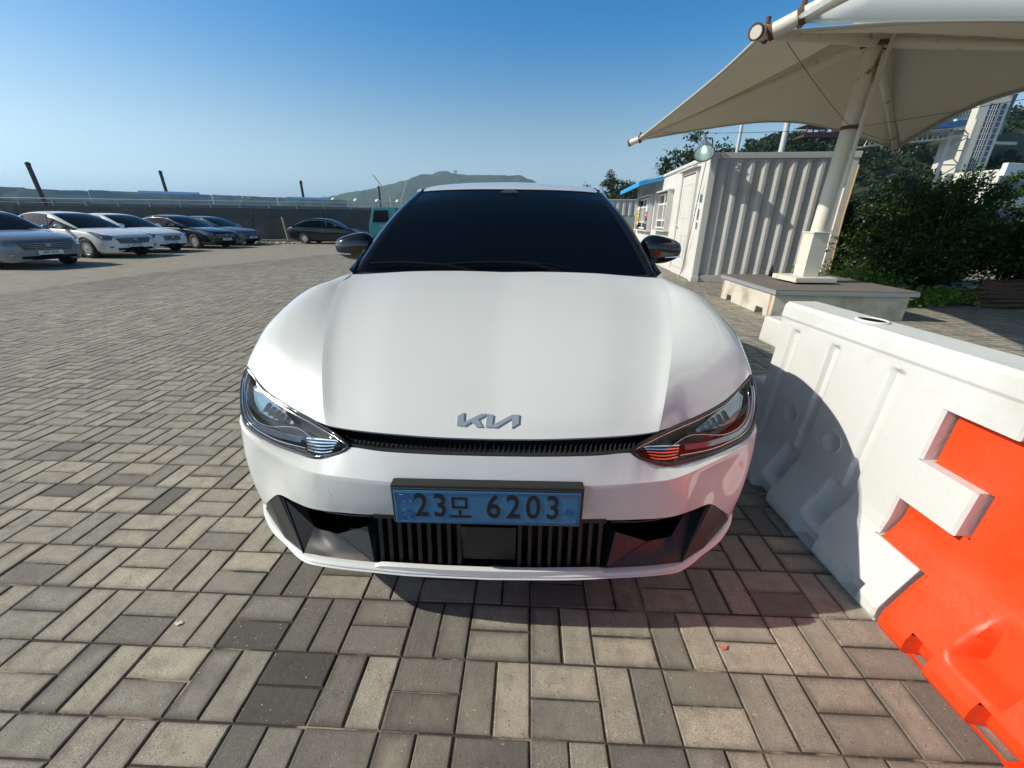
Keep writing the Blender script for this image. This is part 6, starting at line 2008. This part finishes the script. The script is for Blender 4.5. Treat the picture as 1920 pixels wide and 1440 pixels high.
# ---- observation tower, truss bridge and buildings on the right
M['tower_cream'] = principled('tower_cream_cladding', (0.62, 0.61, 0.54), rough=.6)
M['tower_glass'] = principled('tower_blue_glass', (0.02, 0.045, 0.10), rough=.12, spec=.6)
M['teal_glass'] = principled('teal_curtain_glass', (0.05, 0.20, 0.24), rough=.15, spec=.6)
tw = empty('glass_tower', (86.2, 90, 0), R(-4), 'tall cream stair tower with dark blue glass strips at the right', 'tower')
mb = MB(); mb.box((2.6, 3, 13), (5.2, 6, 26)); mb.build('wall', M['tower_cream'], tw, bevel=.1)
for (x0, x1) in ((1.75, 3.3), (3.95, 4.5)):
    mb = MB(); mb.box(((x0 + x1) / 2, -.05, 12), (x1 - x0, .2, 20)); gl = mb.build('glazing', M['tower_glass'], tw)
    mb = MB()
    for k in range(21): mb.box(((x0 + x1) / 2, -.17, 2.5 + k * .97), (x1 - x0, .06, .07))
    for k in range(1, 4 if x1 - x0 > 1.5 else 1): mb.box((x0 + (x1 - x0) * k / 4, -.18, 12), (.06, .06, 20))
    mb.build('mullion', M['tower_cream'], gl)
mb = MB()
for k in range(2): mb.box((2.0 + k * 2.6, -.05, 23.6), (.5, .2, .8))
mb.build('window', M['tower_glass'], tw)
lf = empty('lift_frame', (80.9, 88, 0), 0, 'cream lattice leg frame on the left side of the glass tower', 'frame')
for x in (0, 3.6):
    mb = MB(); mb.tube([(x, 0, 0), (x, 0, 19)], .32, 10); mb.build('leg', M['tower_cream'], lf)
for k in range(7):
    z = 2 + k * 2.4
    mb = MB(); mb.tube([(0, 0, z), (3.6, 0, z)], .12, 6); mb.build('brace', M['tower_cream'], lf)
    mb = MB(); mb.tube([(0, 0, z), (3.6, 0, z + 2.4)] if k % 2 else [(3.6, 0, z), (0, 0, z + 2.4)], .10, 6); mb.build('brace', M['tower_cream'], lf)
pb = empty('glass_hall', (79.6, 91, 18.2), R(4), 'teal glazed upper hall joined to the top of the tower', 'building')
mb = MB(); mb.box((3.2, 3, 2.2), (6.4, 6, 4.2)); mb.build('glazing', M['teal_glass'], pb)
mb = MB()
for k in range(12): mb.box((.05 + k * .57, -.05, 2.2), (.1, .12, 4.2))
for z in (.1, 1.5, 2.9, 4.3): mb.box((3.2, -.08, z), (6.4, .14, .12))
mb.build('mullion', M['rail_steel'], pb)
mb = MB(); mb.box((3.2, 3, -.1), (6.9, 6.6, .35)); mb.build('floor_slab', M['tower_cream'], pb)
br = empty('truss_bridge', (62.5, 84, 14.0), math.atan2(2.5, 19), 'white truss footbridge with a blue roof crossing to the tower', 'bridge')
Lb = 18.5; rise = 1.9
mb = MB()
for y in (0, 2.2):
    mb.tube([(0, y, 0), (Lb, y, rise)], .11, 6); mb.tube([(0, y, 1.5), (Lb, y, rise + 1.5)], .11, 6)
mb.build('chord', M['tower_cream'], br)
for k in range(18):
    a = Lb * k / 18; b = Lb * (k + .5) / 18; c = Lb * (k + 1) / 18
    f = lambda x: rise * x / Lb
    mb = MB(); mb.tube([(a, 0, f(a)), (b, 0, f(b) + 1.5), (c, 0, f(c))], .07, 5); mb.build('truss_web', M['tower_cream'], br)
mb = MB(); mb.prism([Vector((0, -.5, 1.75)), Vector((Lb, -.5, rise + 1.75)), Vector((Lb, -.5, rise + 2.6)), Vector((0, -.5, 2.5))], (0, 3.2, 0)); mb.build('roof', M['blue_tent'], br)
ub = empty('glass_block', (93.6, 95, 16.5), R(6), 'dark glazed block behind the tower, under the sky at the right edge', 'building')
mb = MB(); mb.prism([Vector((0, 0, 0)), Vector((3.6, 0, 0)), Vector((4.6, 0, 8.4)), Vector((0, 0, 7.6))], (0, 6, 0)); mb.build('wall', M['tower_glass'], ub)
mb = MB(); mb.box((2.0, -.1, 2.6), (3.9, .2, 2.4)); mb.build('glazing', M['teal_glass'], ub)
mb = MB(); mb.box((3.2, 0, -.2), (8, 2.2, .5)); mb.build('terrace', M['tower_cream'], ub)
wb2 = empty('white_building', (83.5, 79, 0), R(13), 'long white low building with blue windows behind the shrubs at the right edge', 'building')
mb = MB(); mb.box((9, 4, 5.0), (18, 8, 10.0)); mb.build('wall', M['tower_cream'], wb2)
mb = MB(); mb.box((9, -.3, 9.9), (18.6, .8, 2.0)); mb.build('roof_band', M['globe_white'], wb2, bevel=.1)
for k in range(9):
    mb = MB(); mb.box((1.4 + k * 1.95, -.06, 7.1), (1.5, .16, 2.6)); mb.build('window', M['tower_glass'], wb2)
for z in (3.0,):
    for k in range(9):
        mb = MB(); mb.box((1.4 + k * 1.95, -.06, z), (1.5, .16, 2.2)); mb.build('window', M['tower_glass'], wb2)
# cranes far left of the windscreen
M['crane_paint'] = principled('crane_faded_paint', (.50, .36, .30), rough=.7)
for k, (x, h_, l_, lab) in enumerate(((-175, 58, 22, 'pale crane jib rising by the left windscreen pillar'), (-160, 50, -10, 'shorter crane mast right of the leaning crane jib'))):
    c_ = empty('harbour_crane', (x, 640, 0), 0, lab, 'crane')
    mb = MB(); mb.tube([(0, 0, 0), (0, 0, h_ * .55)], 1.0, 6); mb.build('mast', M['crane_paint'], c_)
    mb = MB(); mb.tube([(0, 0, h_ * .5), (-l_, 0, h_)], .7, 6); mb.build('jib', M['crane_paint'], c_)
# ---- haze: one closed box of thin even air, sky outside it
hm = bpy.data.materials.new('air_haze'); hm.use_nodes = True
N_ = hm.node_tree.nodes; N_.remove(N_['Principled BSDF'])
pv_ = N_.new('ShaderNodeVolumePrincipled'); pv_.inputs['Color'].default_value = (.52, .76, 1.0, 1); pv_.inputs['Density'].default_value = .00028
pv_.inputs['Anisotropy'].default_value = .2
hm.node_tree.links.new(pv_.outputs[0], N_['Material Output'].inputs['Volume'])
mb = MB(); mb.box((0, 4300, 84), (13000, 10600, 172))
hz = mb.build('haze', hm); tag(hz, kind='stuff')
